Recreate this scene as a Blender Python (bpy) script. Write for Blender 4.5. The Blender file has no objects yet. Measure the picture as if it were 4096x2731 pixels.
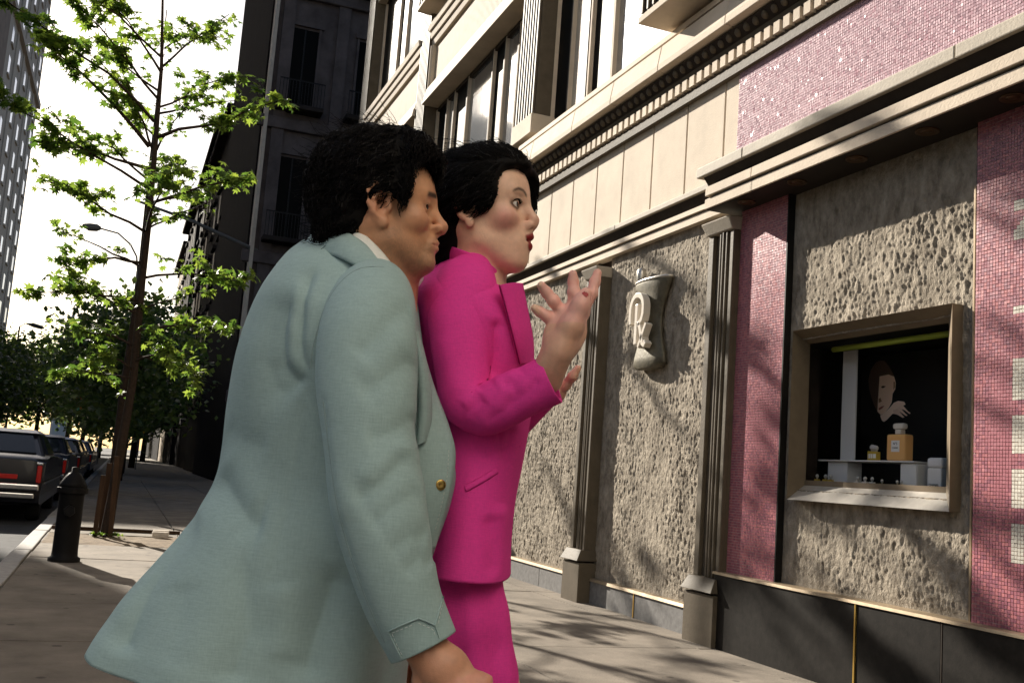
import bpy, bmesh, math, random
import numpy as np
from mathutils import Matrix, Vector
random.seed(7); RNG = np.random.default_rng(11)
scn = bpy.context.scene
# ---------------------------------------------------------------- camera
def cam_axes(pitch, roll, yaw):
    cy, sy = math.cos(yaw), math.sin(yaw)
    f0 = np.array([sy, cy, 0.0]); r0 = np.array([cy, -sy, 0.0]); u0 = np.array([0, 0, 1.0])
    f = f0 * math.cos(pitch) + u0 * math.sin(pitch); u = u0 * math.cos(pitch) - f0 * math.sin(pitch)
    return r0 * math.cos(roll) - u * math.sin(roll), u * math.cos(roll) + r0 * math.sin(roll), f
CR, CU, CF = cam_axes(math.radians(7.5), math.radians(-4.185), math.radians(20.4))
EYE = np.array([0, 0, 1.1])
cd = bpy.data.cameras.new('camera'); cam = bpy.data.objects.new('camera', cd); scn.collection.objects.link(cam)
m4 = Matrix.Identity(4)
for i in range(3):
    m4[i][0], m4[i][1], m4[i][2], m4[i][3] = CR[i], CU[i], -CF[i], EYE[i]
cam.matrix_world = m4; cd.lens = 36.0; cd.sensor_width = 36.0; cd.clip_start = 0.05; cd.clip_end = 2000
scn.camera = cam
# ---------------------------------------------------------------- world, sun, exposure
SUN_TO = Vector((-0.30, 0.86, 0.43)).normalized()
w = bpy.data.worlds.new('World'); scn.world = w; w.use_nodes = True
nt = w.node_tree; nt.nodes.clear()
sky = nt.nodes.new('ShaderNodeTexSky'); sky.sky_type = 'NISHITA'; sky.sun_disc = False
sky.sun_elevation = math.asin(SUN_TO.z); sky.sun_rotation = math.atan2(SUN_TO.x, SUN_TO.y)
sky.air_density = 1.0; sky.dust_density = 2.0; sky.ozone_density = 1.0; sky.altitude = 20
bg = nt.nodes.new('ShaderNodeBackground'); bg.inputs['Strength'].default_value = 0.05
wo = nt.nodes.new('ShaderNodeOutputWorld')
nt.links.new(sky.outputs[0], bg.inputs[0]); nt.links.new(bg.outputs[0], wo.inputs[0])
sl = bpy.data.lights.new('sun', 'SUN'); sl.energy = 5.0; sl.angle = math.radians(0.5); sl.color = (1.0, 0.92, 0.80)
so = bpy.data.objects.new('sun', sl); scn.collection.objects.link(so)
so.rotation_euler = SUN_TO.to_track_quat('Z', 'Y').to_euler()
vs = scn.view_settings; vs.view_transform = 'Standard'; vs.look = 'None'; vs.exposure = 1.32; vs.gamma = 1.0
scn.render.engine = 'CYCLES'
try:
    scn.cycles.use_denoising = True; scn.cycles.max_bounces = 6; scn.cycles.transparent_max_bounces = 6
    scn.cycles.caustics_reflective = False; scn.cycles.caustics_refractive = False
except Exception: pass
# ---------------------------------------------------------------- helpers
COL = scn.collection
def mat(name, col, rough=0.7, var=0.0, scale=8.0, bump=0.0, bscale=60.0, metal=0.0, spec=0.16, var_col=None, island=0.0, coat=0.0, stretch=None, detail=6.0, sss=0.0):
    m = bpy.data.materials.new(name); m.use_nodes = True; t = m.node_tree; n = t.nodes; b = n['Principled BSDF']
    b.inputs['Roughness'].default_value = rough; b.inputs['Metallic'].default_value = metal
    b.inputs['Specular IOR Level'].default_value = spec; b.inputs['Coat Weight'].default_value = coat
    b.inputs['Base Color'].default_value = (*col, 1)
    geo = n.new('ShaderNodeNewGeometry'); src = geo.outputs['Position']
    if stretch:
        mp = n.new('ShaderNodeMapping'); mp.inputs['Scale'].default_value = stretch; t.links.new(src, mp.inputs[0]); src = mp.outputs[0]
    cur = None
    if var > 0:
        no = n.new('ShaderNodeTexNoise'); no.inputs['Scale'].default_value = scale; no.inputs['Detail'].default_value = detail; no.inputs['Roughness'].default_value = 0.65
        t.links.new(src, no.inputs['Vector'])
        rp = n.new('ShaderNodeMapRange'); rp.inputs[1].default_value = 0.3; rp.inputs[2].default_value = 0.7
        t.links.new(no.outputs['Fac'], rp.inputs[0])
        mx = n.new('ShaderNodeMix'); mx.data_type = 'RGBA'
        vc = var_col if var_col else tuple(c * (1 - var) for c in col)
        hc = tuple(min(1, c * (1 + var * 0.6)) for c in col) if not var_col else col
        mx.inputs['A'].default_value = (*vc, 1); mx.inputs['B'].default_value = (*hc, 1)
        t.links.new(rp.outputs[0], mx.inputs['Factor']); cur = mx.outputs['Result']
    if island > 0:
        hs = n.new('ShaderNodeHueSaturation'); mr = n.new('ShaderNodeMapRange'); mr.inputs[3].default_value = 1 - island; mr.inputs[4].default_value = 1 + island
        t.links.new(geo.outputs['Random Per Island'], mr.inputs[0]); t.links.new(mr.outputs[0], hs.inputs['Value'])
        mr2 = n.new('ShaderNodeMapRange'); mr2.inputs[3].default_value = 0.5 - island * 0.05; mr2.inputs[4].default_value = 0.5 + island * 0.05
        t.links.new(geo.outputs['Random Per Island'], mr2.inputs[0]); t.links.new(mr2.outputs[0], hs.inputs['Hue'])
        if cur is not None: t.links.new(cur, hs.inputs['Color'])
        else: hs.inputs['Color'].default_value = (*col, 1)
        cur = hs.outputs[0]
    if cur is not None: t.links.new(cur, b.inputs['Base Color'])
    if bump > 0:
        nb = n.new('ShaderNodeTexNoise'); nb.inputs['Scale'].default_value = bscale; nb.inputs['Detail'].default_value = 5
        t.links.new(src, nb.inputs['Vector'])
        bp = n.new('ShaderNodeBump'); bp.inputs['Strength'].default_value = bump; bp.inputs['Distance'].default_value = 0.01
        t.links.new(nb.outputs['Fac'], bp.inputs['Height']); t.links.new(bp.outputs[0], b.inputs['Normal'])
    if sss > 0:
        b.inputs['Subsurface Weight'].default_value = sss; b.inputs['Subsurface Radius'].default_value = (0.012, 0.005, 0.003); b.inputs['Subsurface Scale'].default_value = 1.0
    return m
def link(o, parent=None):
    COL.objects.link(o)
    if parent is not None: o.parent = parent
    return o
def meshobj(name, verts, faces, m, parent=None, smooth=False):
    me = bpy.data.meshes.new(name); me.from_pydata([tuple(v) for v in verts], [], [tuple(f) for f in faces]); me.update()
    if m is not None: me.materials.append(m)
    if smooth: me.polygons.foreach_set('use_smooth', [True] * len(me.polygons))
    o = bpy.data.objects.new(name, me); link(o, parent); return o
class MB:
    def __init__(s): s.v = []; s.f = []
    def add(s, v, f):
        k = len(s.v); s.v += [tuple(p) for p in v]; s.f += [tuple(i + k for i in q) for q in f]; return s
    def box(s, x0, x1, y0, y1, z0, z1):
        return s.add([(x0,y0,z0),(x1,y0,z0),(x1,y1,z0),(x0,y1,z0),(x0,y0,z1),(x1,y0,z1),(x1,y1,z1),(x0,y1,z1)],
                     [(0,3,2,1),(4,5,6,7),(0,1,5,4),(1,2,6,5),(2,3,7,6),(3,0,4,7)])
    def hexa(s, bot, top):
        return s.add(list(bot) + list(top), [(0,3,2,1),(4,5,6,7),(0,1,5,4),(1,2,6,5),(2,3,7,6),(3,0,4,7)])
    def prism_y(s, prof, y0, y1):   # prof: list of (x,z) ccw
        n = len(prof); v = [(x, y0, z) for x, z in prof] + [(x, y1, z) for x, z in prof]
        f = [tuple(range(n)), tuple(range(2*n-1, n-1, -1))] + [(i, i+n, (i+1) % n + n, (i+1) % n) for i in range(n)]
        return s.add(v, f)
    def prism_z(s, prof, z0, z1):   # prof (x,y)
        n = len(prof); v = [(x, y, z0) for x, y in prof] + [(x, y, z1) for x, y in prof]
        f = [tuple(range(n-1, -1, -1)), tuple(range(n, 2*n))] + [(i, (i+1) % n, (i+1) % n + n, i+n) for i in range(n)]
        return s.add(v, f)
    def tube(s, pts, rad, n=8, cap=True):
        pts = [np.array(p, float) for p in pts]; k = len(pts)
        if not hasattr(rad, '__len__'): rad = [rad] * k
        rings = []; ref = np.array([0.3, 0.2, 0.93])
        for i in range(k):
            t = pts[min(i+1, k-1)] - pts[max(i-1, 0)]; t = t / (np.linalg.norm(t) + 1e-9)
            a = np.cross(t, ref)
            if np.linalg.norm(a) < 1e-3: a = np.cross(t, np.array([1.0, 0, 0]))
            a /= np.linalg.norm(a); b = np.cross(t, a); ref = np.cross(a, t) if False else ref
            rings.append([pts[i] + rad[i] * (math.cos(2*math.pi*j/n) * a + math.sin(2*math.pi*j/n) * b) for j in range(n)])
        v = [p for r in rings for p in r]
        f = [(i*n+j, i*n+(j+1) % n, (i+1)*n+(j+1) % n, (i+1)*n+j) for i in range(k-1) for j in range(n)]
        if cap: f += [tuple(range(n-1, -1, -1)), tuple(range((k-1)*n, k*n))]
        return s.add(v, f)
    def lathe(s, prof, c=(0, 0, 0), n=20, sx=1.0, sy=1.0):   # prof list (r,z)
        v = []
        for r, z in prof: v += [(c[0] + sx*r*math.cos(2*math.pi*j/n), c[1] + sy*r*math.sin(2*math.pi*j/n), c[2] + z) for j in range(n)]
        k = len(prof)
        f = [(i*n+j, i*n+(j+1) % n, (i+1)*n+(j+1) % n, (i+1)*n+j) for i in range(k-1) for j in range(n)]
        f += [tuple(range(n-1, -1, -1)), tuple(range((k-1)*n, k*n))]
        return s.add(v, f)
    def build(s, name, m, parent=None, smooth=False, bev=0.0):
        o = meshobj(name, s.v, s.f, m, parent, smooth)
        if bev > 0:
            b = o.modifiers.new('bevel', 'BEVEL'); b.width = bev; b.segments = 2; b.limit_method = 'ANGLE'; b.angle_limit = math.radians(40)
        return o
def smooth_angle(o, deg=40):
    me = o.data; me.polygons.foreach_set('use_smooth', [True] * len(me.polygons))
    try:
        me.set_sharp_from_angle(angle=math.radians(deg))
    except Exception: pass
    return o
def thing(name, label, cat, loc=(0, 0, 0), group=None, rz=0.0):
    o = bpy.data.objects.new(name, None); o.location = loc; o.rotation_euler = (0, 0, rz); COL.objects.link(o); tag(o, label, cat, group); o.empty_display_size = 0.1
    return o
def tag(o, label, cat, group=None):
    o['label'] = label; o['category'] = cat
    if group: o['group'] = group
    return o
def struct(o): o['kind'] = 'structure'; return o
def stuff(o): o['kind'] = 'stuff'; return o
# value noise -----------------------------------------------------
_perm = np.random.default_rng(3).random(1 << 16).astype(np.float32)
def _h(i, j, k): return _perm[((i * 73856093) ^ (j * 19349663) ^ (k * 83492791)) & 0xFFFF]
def vnoise(x, y, z=None):
    if z is None: z = np.zeros_like(x)
    xi, yi, zi = np.floor(x).astype(np.int64), np.floor(y).astype(np.int64), np.floor(z).astype(np.int64)
    fx, fy, fz = x - xi, y - yi, z - zi
    fx, fy, fz = fx*fx*(3-2*fx), fy*fy*(3-2*fy), fz*fz*(3-2*fz)
    def L(a, b, t): return a + (b - a) * t
    c = [[[_h(xi+a, yi+b, zi+d) for d in (0, 1)] for b in (0, 1)] for a in (0, 1)]
    return L(L(L(c[0][0][0], c[1][0][0], fx), L(c[0][1][0], c[1][1][0], fx), fy), L(L(c[0][0][1], c[1][0][1], fx), L(c[0][1][1], c[1][1][1], fx), fy), fz)
def fbm(x, y, z=None, o=4):
    s = 0; a = 1.0; t = 0
    for i in range(o):
        s = s + a * vnoise(x, y, z); t += a; a *= 0.5; x, y = x * 2.03 + 7.1, y * 2.03 + 3.7
        if z is not None: z = z * 2.03 + 1.3
    return s / t
# ---------------------------------------------------------------- materials
M = {}
M['concrete'] = mat('sidewalk_concrete', (0.20, 0.172, 0.14), 0.9, 0.4, 1.8, 0.5, 90, island=0.05)
M['kerb'] = mat('kerb_granite', (0.36, 0.34, 0.32), 0.8, 0.25, 14, 0.4, 60)
M['asphalt'] = mat('asphalt', (0.055, 0.054, 0.055), 0.9, 0.35, 5, 0.6, 140)
M['cream'] = mat('limestone_cream', (0.56, 0.475, 0.375), 0.8, 0.16, 2.5, 0.25, 70)
M['taupe'] = mat('taupe_paint', (0.105, 0.085, 0.06), 0.6, 0.2, 6, 0.15, 50)
M['ledge'] = mat('stone_ledge', (0.38, 0.335, 0.27), 0.7, 0.15, 5, 0.2, 60)
M['stucco'] = mat('rough_stucco', (0.43, 0.375, 0.30), 0.95, 0.4, 14, 0.9, 140, var_col=(0.15, 0.125, 0.095), stretch=(1, 1, 0.55))
M['plinth'] = mat('grey_granite', (0.19, 0.185, 0.18), 0.55, 0.3, 20, 0.1, 200)
M['black_granite'] = mat('black_granite', (0.015, 0.013, 0.011), 0.5, 0.45, 18, 0.06, 120, spec=0.14)
M['trim'] = mat('bronze_trim', (0.34, 0.26, 0.17), 0.4, 0.2, 20, metal=0.3)
M['brass'] = mat('brass_strip', (0.62, 0.40, 0.10), 0.35, 0.1, 10, metal=0.8)
M['grout'] = mat('mosaic_grout', (0.55, 0.44, 0.38), 0.9, 0.12, 30)
M['pink'] = mat('rose_mosaic', (0.37, 0.135, 0.165), 0.38, 0, island=0.28, spec=0.35)
M['pink_pale'] = mat('pale_rose_mosaic', (0.44, 0.285, 0.33), 0.6, 0, island=0.14, spec=0.12)
_t = M['pink_pale'].node_tree; _g = _t.nodes.new('ShaderNodeNewGeometry'); _r = _t.nodes.new('ShaderNodeMapRange'); _r.inputs[1].default_value = 0.90; _r.inputs[2].default_value = 0.93; _r.inputs[3].default_value = 0.65; _r.inputs[4].default_value = 0.08
_t.links.new(_g.outputs['Random Per Island'], _r.inputs[0]); _t.links.new(_r.outputs[0], _t.nodes['Principled BSDF'].inputs['Roughness'])
M['white_tile'] = mat('white_mosaic', (0.66, 0.62, 0.54), 0.3, 0, island=0.08)
M['black'] = mat('black_paint', (0.012, 0.011, 0.010), 0.6)
M['dark_brown'] = mat('dark_brown_paint', (0.035, 0.026, 0.02), 0.6, 0.3, 8)
M['bronze'] = mat('bronze_metal', (0.20, 0.155, 0.105), 0.45, 0.15, 9, metal=0.2)
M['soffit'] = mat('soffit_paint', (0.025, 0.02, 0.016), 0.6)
M['dark_glass'] = mat('dark_window_glass', (0.004, 0.004, 0.004), 0.5, spec=0.04)
M['sky_glass'] = mat('reflecting_window_glass', (0.55, 0.58, 0.62), 0.08, 0.12, 1.5, metal=0.85, bump=0.03, bscale=6)
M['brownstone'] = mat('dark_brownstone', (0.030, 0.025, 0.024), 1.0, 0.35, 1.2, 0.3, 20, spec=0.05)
M['soot'] = mat('sooty_stone', (0.014, 0.012, 0.012), 1.0, 0.3, 1.5, spec=0.03)  # near-black colour puts the street's shade into these fronts
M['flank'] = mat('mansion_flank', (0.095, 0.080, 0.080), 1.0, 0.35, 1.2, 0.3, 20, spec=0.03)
M['iron'] = mat('black_iron', (0.010, 0.010, 0.011), 0.5)
M['tower'] = mat('tower_brick', (0.46, 0.39, 0.33), 0.9, 0.12, 0.6)
M['tower_win'] = mat('tower_window', (0.42, 0.46, 0.55), 0.15, metal=0.6)
M['bark'] = mat('bark', (0.032, 0.021, 0.015), 0.9, 0.4, 30, 0.8, 80)
M['wood'] = mat('stake_wood', (0.05, 0.028, 0.016), 0.85, 0.4, 18, 0.5, 60, stretch=(1, 1, 0.15))
M['silver'] = mat('silver_metal', (0.62, 0.58, 0.52), 0.32, 0.15, 12, metal=0.6)
M['pewter'] = mat('weathered_sign_metal', (0.13, 0.115, 0.082), 0.45, 0.4, 9, 0.2, 40, metal=0.3)
M['white'] = mat('white_paint', (0.78, 0.76, 0.72), 0.5, 0.06, 8)
M['grey_board'] = mat('grey_board', (0.74, 0.73, 0.72), 0.7)
def spotted(m, sc, thr, dark):
    t = m.node_tree; n = t.nodes; b = n['Principled BSDF']; src = b.inputs['Base Color'].links[0].from_socket
    geo = n.new('ShaderNodeNewGeometry'); vo = n.new('ShaderNodeTexVoronoi'); vo.inputs['Scale'].default_value = sc; t.links.new(geo.outputs['Position'], vo.inputs['Vector'])
    no = n.new('ShaderNodeTexNoise'); no.inputs['Scale'].default_value = sc*.35; t.links.new(geo.outputs['Position'], no.inputs['Vector'])
    ad = n.new('ShaderNodeMath'); ad.operation = 'MULTIPLY_ADD'; ad.inputs[1].default_value = .25; t.links.new(no.outputs['Fac'], ad.inputs[0]); t.links.new(vo.outputs['Distance'], ad.inputs[2])
    mr = n.new('ShaderNodeMapRange'); mr.inputs[1].default_value = thr; mr.inputs[2].default_value = thr+.05; mr.inputs[3].default_value = dark; mr.inputs[4].default_value = 1.0; t.links.new(ad.outputs[0], mr.inputs[0])
    mu = n.new('ShaderNodeMix'); mu.data_type = 'RGBA'; mu.blend_type = 'MULTIPLY'; mu.inputs['Factor'].default_value = 1; t.links.new(src, mu.inputs['A']); t.links.new(mr.outputs[0], mu.inputs['B']); t.links.new(mu.outputs['Result'], b.inputs['Base Color'])
spotted(M['concrete'], 4.5, .20, .5); spotted(M['concrete'], 19.0, .17, .72); spotted(M['cream'], 2.2, .20, .86)
def leaf_mat(name, col, tr=0.55):
    m = bpy.data.materials.new(name); m.use_nodes = True; t = m.node_tree; n = t.nodes; b = n['Principled BSDF']; out = n['Material Output']
    geo = n.new('ShaderNodeNewGeometry'); hs = n.new('ShaderNodeHueSaturation'); hs.inputs['Color'].default_value = (*col, 1)
    a = n.new('ShaderNodeMapRange'); a.inputs[3].default_value = 0.55; a.inputs[4].default_value = 1.4; t.links.new(geo.outputs['Random Per Island'], a.inputs[0]); t.links.new(a.outputs[0], hs.inputs['Value'])
    a2 = n.new('ShaderNodeMapRange'); a2.inputs[3].default_value = 0.53; a2.inputs[4].default_value = 0.475; t.links.new(geo.outputs['Random Per Island'], a2.inputs[0]); t.links.new(a2.outputs[0], hs.inputs['Hue'])
    t.links.new(hs.outputs[0], b.inputs['Base Color']); b.inputs['Roughness'].default_value = 0.45
    tl = n.new('ShaderNodeBsdfTranslucent'); hs2 = n.new('ShaderNodeHueSaturation'); hs2.inputs['Value'].default_value = 2.6; hs2.inputs['Hue'].default_value = 0.485; t.links.new(hs.outputs[0], hs2.inputs['Color']); t.links.new(hs2.outputs[0], tl.inputs[0])
    mx = n.new('ShaderNodeMixShader'); mx.inputs[0].default_value = tr; t.links.new(b.outputs[0], mx.inputs[1]); t.links.new(tl.outputs[0], mx.inputs[2]); t.links.new(mx.outputs[0], out.inputs[0])
    return m
M['leaf'] = leaf_mat('plane_leaf', (0.060, 0.105, 0.014))
M['leaf_far'] = leaf_mat('far_foliage', (0.042, 0.072, 0.014), 0.45)
# ================================================================ SETTING: ground
o = struct(MB().box(-400, 400, -60, 1500, -0.6, -0.18).build('ground', M['asphalt']))
o = struct(MB().box(-10.6, -0.89, -60, 300, -0.35, -0.13).build('road', M['asphalt']))
o = struct(MB().box(-0.72, 30, -60, 300, -0.35, -0.022).build('sidewalk', M['concrete']))
SW = o
# slabs of the pavement, each a piece with its own joint
sl_mesh = {}
def slab(x0, x1, y0, y1):
    key = (round(x1-x0, 3), round(y1-y0, 3))
    if key not in sl_mesh:
        b = MB(); g = 0.006; a, c = key
        b.hexa([(g, g, -0.02), (a-g, g, -0.02), (a-g, c-g, -0.02), (g, c-g, -0.02)], [(g+.004, g+.004, 0), (a-g-.004, g+.004, 0), (a-g-.004, c-g-.004, 0), (g+.004, c-g-.004, 0)])
        me = bpy.data.meshes.new('slab'); me.from_pydata(b.v, [], b.f); me.materials.append(M['concrete']); sl_mesh[key] = me
    s = bpy.data.objects.new('slab', sl_mesh[key]); link(s, SW); s.location = (x0, y0, random.uniform(-0.003, 0.001)); s.rotation_euler = (random.uniform(-.0012, .0012), random.uniform(-.0012, .0012), 0)
xs = [-0.70, 0.86, 2.40, 3.96, 4.9]
ys = [6.45 + 1.55 * k for k in range(-6, 22)]
for a, b_ in zip(xs[:-1], xs[1:]):
    for c, d in zip(ys[:-1], ys[1:]):
        if a == -0.70 and 13.2 < (c + d) / 2 < 14.9:   # tree pit
            continue
        slab(a, b_, c, d)
pit0 = [c for c in ys if 13.2 < c + 0.775 < 14.9][0]
dirt = mat('tree_pit_soil', (0.20, 0.15, 0.10), 0.95, 0.5, 12, 0.9, 60)
gv = []; gf = []; nx, ny = 24, 24
X_, Y_ = np.meshgrid(np.linspace(-0.69, 0.85, nx), np.linspace(pit0+.02, pit0 + 1.53, ny))
Z_ = -0.02 + 0.045 * fbm(X_ * 5, Y_ * 5) - 0.01
o = struct(meshobj('tree_pit', list(zip(X_.ravel(), Y_.ravel(), Z_.ravel())), [(j*nx+i, j*nx+i+1, (j+1)*nx+i+1, (j+1)*nx+i) for j in range(ny-1) for i in range(nx-1)], dirt, None, True))
# kerb stones
kb = struct(MB().box(-0.88, -0.735, -60, 300, -0.34, -0.03).build('kerb', M['kerb']))
kme = None
for k in range(40):
    y0 = 1.0 + 1.35 * k
    if kme is None:
        ob = MB().box(-0.89, -0.725, 0.006, 1.344, -0.3, 0.0).build('kerb_stone', M['kerb'], kb, bev=0.012); kme = ob.data
    else:
        ob = bpy.data.objects.new('kerb_stone', kme); link(ob, kb); bm_ = ob.modifiers.new('bevel', 'BEVEL'); bm_.width = 0.012; bm_.segments = 2
    ob.location = (random.uniform(-.006, .006), y0, random.uniform(-.006, .004))
# ================================================================ PHARMACY BUILDING (facade faces -x, runs along y)
PB = thing('corner_building', 'cream stone building with grey stucco panels and pink mosaic shopfront on the right', 'building', (4.2, 6, 0))
PB.location = (0, 0, 0)
core = MB()
core.box(5.02, 16, -4, 22.0, 0, 3.3); core.box(4.62, 16, 2.7, 22.0, 3.3, 26); core.box(4.62, 16, -4, 2.69, 3.3, 9)
core.box(4.31, 5.02, 5.9, 22.0, 0, 3.3); core.box(4.31, 5.02, -4, 4.28, 0, 3.3)
core.box(4.31, 5.02, 4.28, 5.9, 0, 1.12); core.box(4.31, 5.02, 4.28, 5.9, 2.2, 3.3)
core.build('building_core', M['dark_brown'], PB)
MB().box(4.5, 5.0, 5.9, 6.2, 1.0, 2.2).build('niche_side', M['black'], PB)
# wall behind the camera, same building going on
MB().box(4.2, 4.31, -4, 2.7, 0.0, 3.3).build('side_wall', M['cream'], PB)
# --- stucco panels: real relief
def stucco(y0, y1, z0, z1, x, seed, holes=()):
    st = 0.0082; ny_, nz_ = int((y1-y0)/st)+1, int((z1-z0)/st)+1
    Yg, Zg = np.meshgrid(np.linspace(y0, y1, ny_), np.linspace(z0, z1, nz_))
    a = fbm(Yg*40+seed, Zg*18+seed*1.7, o=3); b = fbm(Yg*75+seed*2, Zg*38+3, o=2); c = fbm(Yg*3+seed, Zg*2.2, o=2)
    ridge = 1 - np.abs(2*a-1)
    d = 0.018*(ridge-0.6) * (0.2+1.4*c) + 0.011*(b-0.5) + 0.022*(np.clip(a-0.60, 0, 1)) + 0.02*(c-0.5)
    flat = np.minimum(np.minimum(Yg-y0, y1-Yg), np.minimum(Zg-z0, z1-Zg)); d = d*np.clip(flat/0.05, 0.15, 1)
    Xg = x - d
    idx = np.arange(ny_*nz_).reshape(nz_, ny_)
    keep = np.ones((nz_-1, ny_-1), bool)
    for (a0, a1, b0, b1) in holes:
        cy = (Yg[:-1, :-1]+Yg[1:, 1:])/2; cz = (Zg[:-1, :-1]+Zg[1:, 1:])/2
        keep &= ~((cy > a0) & (cy < a1) & (cz > b0) & (cz < b1))
    q = np.stack([idx[:-1, :-1], idx[1:, :-1], idx[1:, 1:], idx[:-1, 1:]], -1)[keep]
    me = bpy.data.meshes.new('stucco_panel'); me.from_pydata(np.stack([Xg, Yg, Zg], -1).reshape(-1, 3).tolist(), [], q.tolist()); me.materials.append(M['stucco'])
    me.polygons.foreach_set('use_smooth', [True]*len(me.polygons))
    o = bpy.data.objects.new('stucco_panel', me); link(o, PB); return o
stucco(9.1, 11.3, 0.22, 3.27, 4.255, 1.0)
stucco(6.86, 8.82, 0.22, 3.27, 4.255, 5.0)
stucco(11.6, 13.9, 0.22, 3.27, 4.255, 15.0)
stucco(4.22, 5.905, 0.53, 3.22, 4.25, 9.0, holes=[(4.40, 5.82, 1.15, 2.16)])
# --- plinth slabs under the stucco and trim
for y0, y1 in ((6.86, 7.9), (7.9, 8.82), (9.1, 10.0), (10.0, 11.3), (11.6, 12.7), (12.7, 14)):
    MB().box(4.205, 4.33, y0+.003, y1-.003, -0.02, 0.2).build('plinth_slab', M['plinth'], PB, bev=0.004)
for y0, y1 in ((6.86, 8.82), (9.1, 11.3), (11.6, 14)):
    MB().prism_y([(4.19, 0.2), (4.30, 0.2), (4.30, 0.232), (4.2, 0.225)], y0, y1).build('plinth_trim', M['trim'], PB)
MB().box(4.20, 4.215, 7.892, 7.908, 0, 0.2).build('brass_joint', M['brass'], PB)
# --- fluted pilasters
def pilaster(y0, y1):
    p = bpy.data.objects.new('pilaster', None); link(p, PB)
    wd = y1 - y0
    MB().box(4.08, 4.3, y0-.03, y1+.02, -0.02, 0.36).build('pilaster_base', M['taupe'], p, bev=0.005)
    b = MB(); b.hexa([(4.055, y0-.03, .375), (4.3, y0-.03, .375), (4.3, y1+.04, .375), (4.055, y1+.04, .375)], [(4.10, y0-.01, .475), (4.3, y0-.01, .475), (4.3, y1+.0, .475), (4.10, y1+.0, .475)])
    b.build('base_cap', M['taupe'], p, bev=0.004)
    s = MB(); s.box(4.17, 4.3, y0, y1, .475, 3.07)
    fl = [(0.0, .13, 4.135), (.22, .06, 4.13), (.34, .06, 4.125), (.46, .06, 4.13), (.78, .20, 4.135)]
    s.build('pilaster_back', M['taupe'], p)
    for a, wq, xx in fl:
        MB().box(xx, 4.171, y0+a*wd, y0+(a+wq)*wd, .475, 3.07).build('flute_rib', M['taupe'], p, bev=0.006)
    c = MB(); c.hexa([(4.12, y0, 3.07), (4.3, y0, 3.07), (4.3, y1, 3.07), (4.12, y1, 3.07)], [(4.075, y0-.015, 3.17), (4.3, y0-.015, 3.17), (4.3, y1+.03, 3.17), (4.075, y1+.03, 3.17)])
    c.build('capital', M['ledge'], p, bev=0.01)  # paler than the shaft: sunlight on the capital put into its colour
    return p
pilaster(6.50, 6.86); pilaster(8.80, 9.12); pilaster(11.28, 11.6)
# --- lintel moulding over the stucco panels
def mould(prof, y0, y1, name, m, parent=PB, bev=0.0):
    return MB().prism_y(prof, y0, y1).build(name, m, parent, bev=bev)
YL0, YL1 = 6.56, 14
for k, (a, b_) in enumerate(((6.56, 8.55), (8.555, 11.2), (11.205, 14))):
    mould([(4.13, 3.478), (4.3, 3.478), (4.3, 3.56), (4.16, 3.535), (4.13, 3.525)], a, b_, 'ledge', M['ledge'], bev=0.006)
mould([(4.20, 3.392), (4.3, 3.392), (4.3, 3.477), (4.16, 3.477), (4.19, 3.42)], YL0, YL1, 'ledge_cove', M['dark_brown'])  # recess under the ledge coloured dark to hold its shade
mould([(4.178, 3.347), (4.3, 3.347), (4.3, 3.391), (4.182, 3.391)], YL0, YL1, 'lintel_strip', M['cream'])
mould([(4.194, 3.266), (4.3, 3.266), (4.3, 3.333), (4.198, 3.333)], YL0, YL1, 'lintel_strip', M['cream'])
# --- canopy over the pink shopfront
CY0, CY1 = 2.0, 6.52
for a, b_ in ((2.0, 4.05), (4.055, 6.04), (6.045, 6.66)):
    mould([(3.88, 3.452), (4.19, 3.455), (4.19, 3.60), (3.91, 3.545), (3.88, 3.53)], a, b_, 'canopy_top', M['ledge'], bev=0.008)
mould([(3.96, 3.382), (4.19, 3.382), (4.19, 3.451), (3.91, 3.451), (3.95, 3.40)], CY0, 6.60, 'canopy_cove', M['dark_brown'])  # shade below the canopy top put into this dark brown
for a, b_ in ((2.0, 5.99), (5.995, 6.60)):
    mould([(3.928, 3.308), (4.19, 3.308), (4.19, 3.380), (3.931, 3.380)], a, b_, 'canopy_strip', M['cream'], bev=0.004)
    mould([(3.945, 3.215), (4.19, 3.215), (4.19, 3.293), (3.948, 3.293)], a, b_+.03, 'canopy_strip', M['cream'], bev=0.004)
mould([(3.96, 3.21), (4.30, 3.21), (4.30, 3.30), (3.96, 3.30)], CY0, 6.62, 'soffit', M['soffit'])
lampm = mat('dead_downlight', (0.09, 0.055, 0.03), 0.4, metal=0.4)
for k in range(6):
    d = MB().lathe([(0.03, -0.002), (0.052, -0.002), (0.066, -0.008), (0.066, 0.004)], (4.066, 6.243 - 0.6*k, 3.208), 24).build('downlight', lampm, PB, True)
    MB().lathe([(0.001, 0.0), (0.036, 0.0), (0.036, 0.003)], (4.066, 6.243 - 0.6*k, 3.2045), 20).build('downlight_lens', lampm, d, True)
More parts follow.
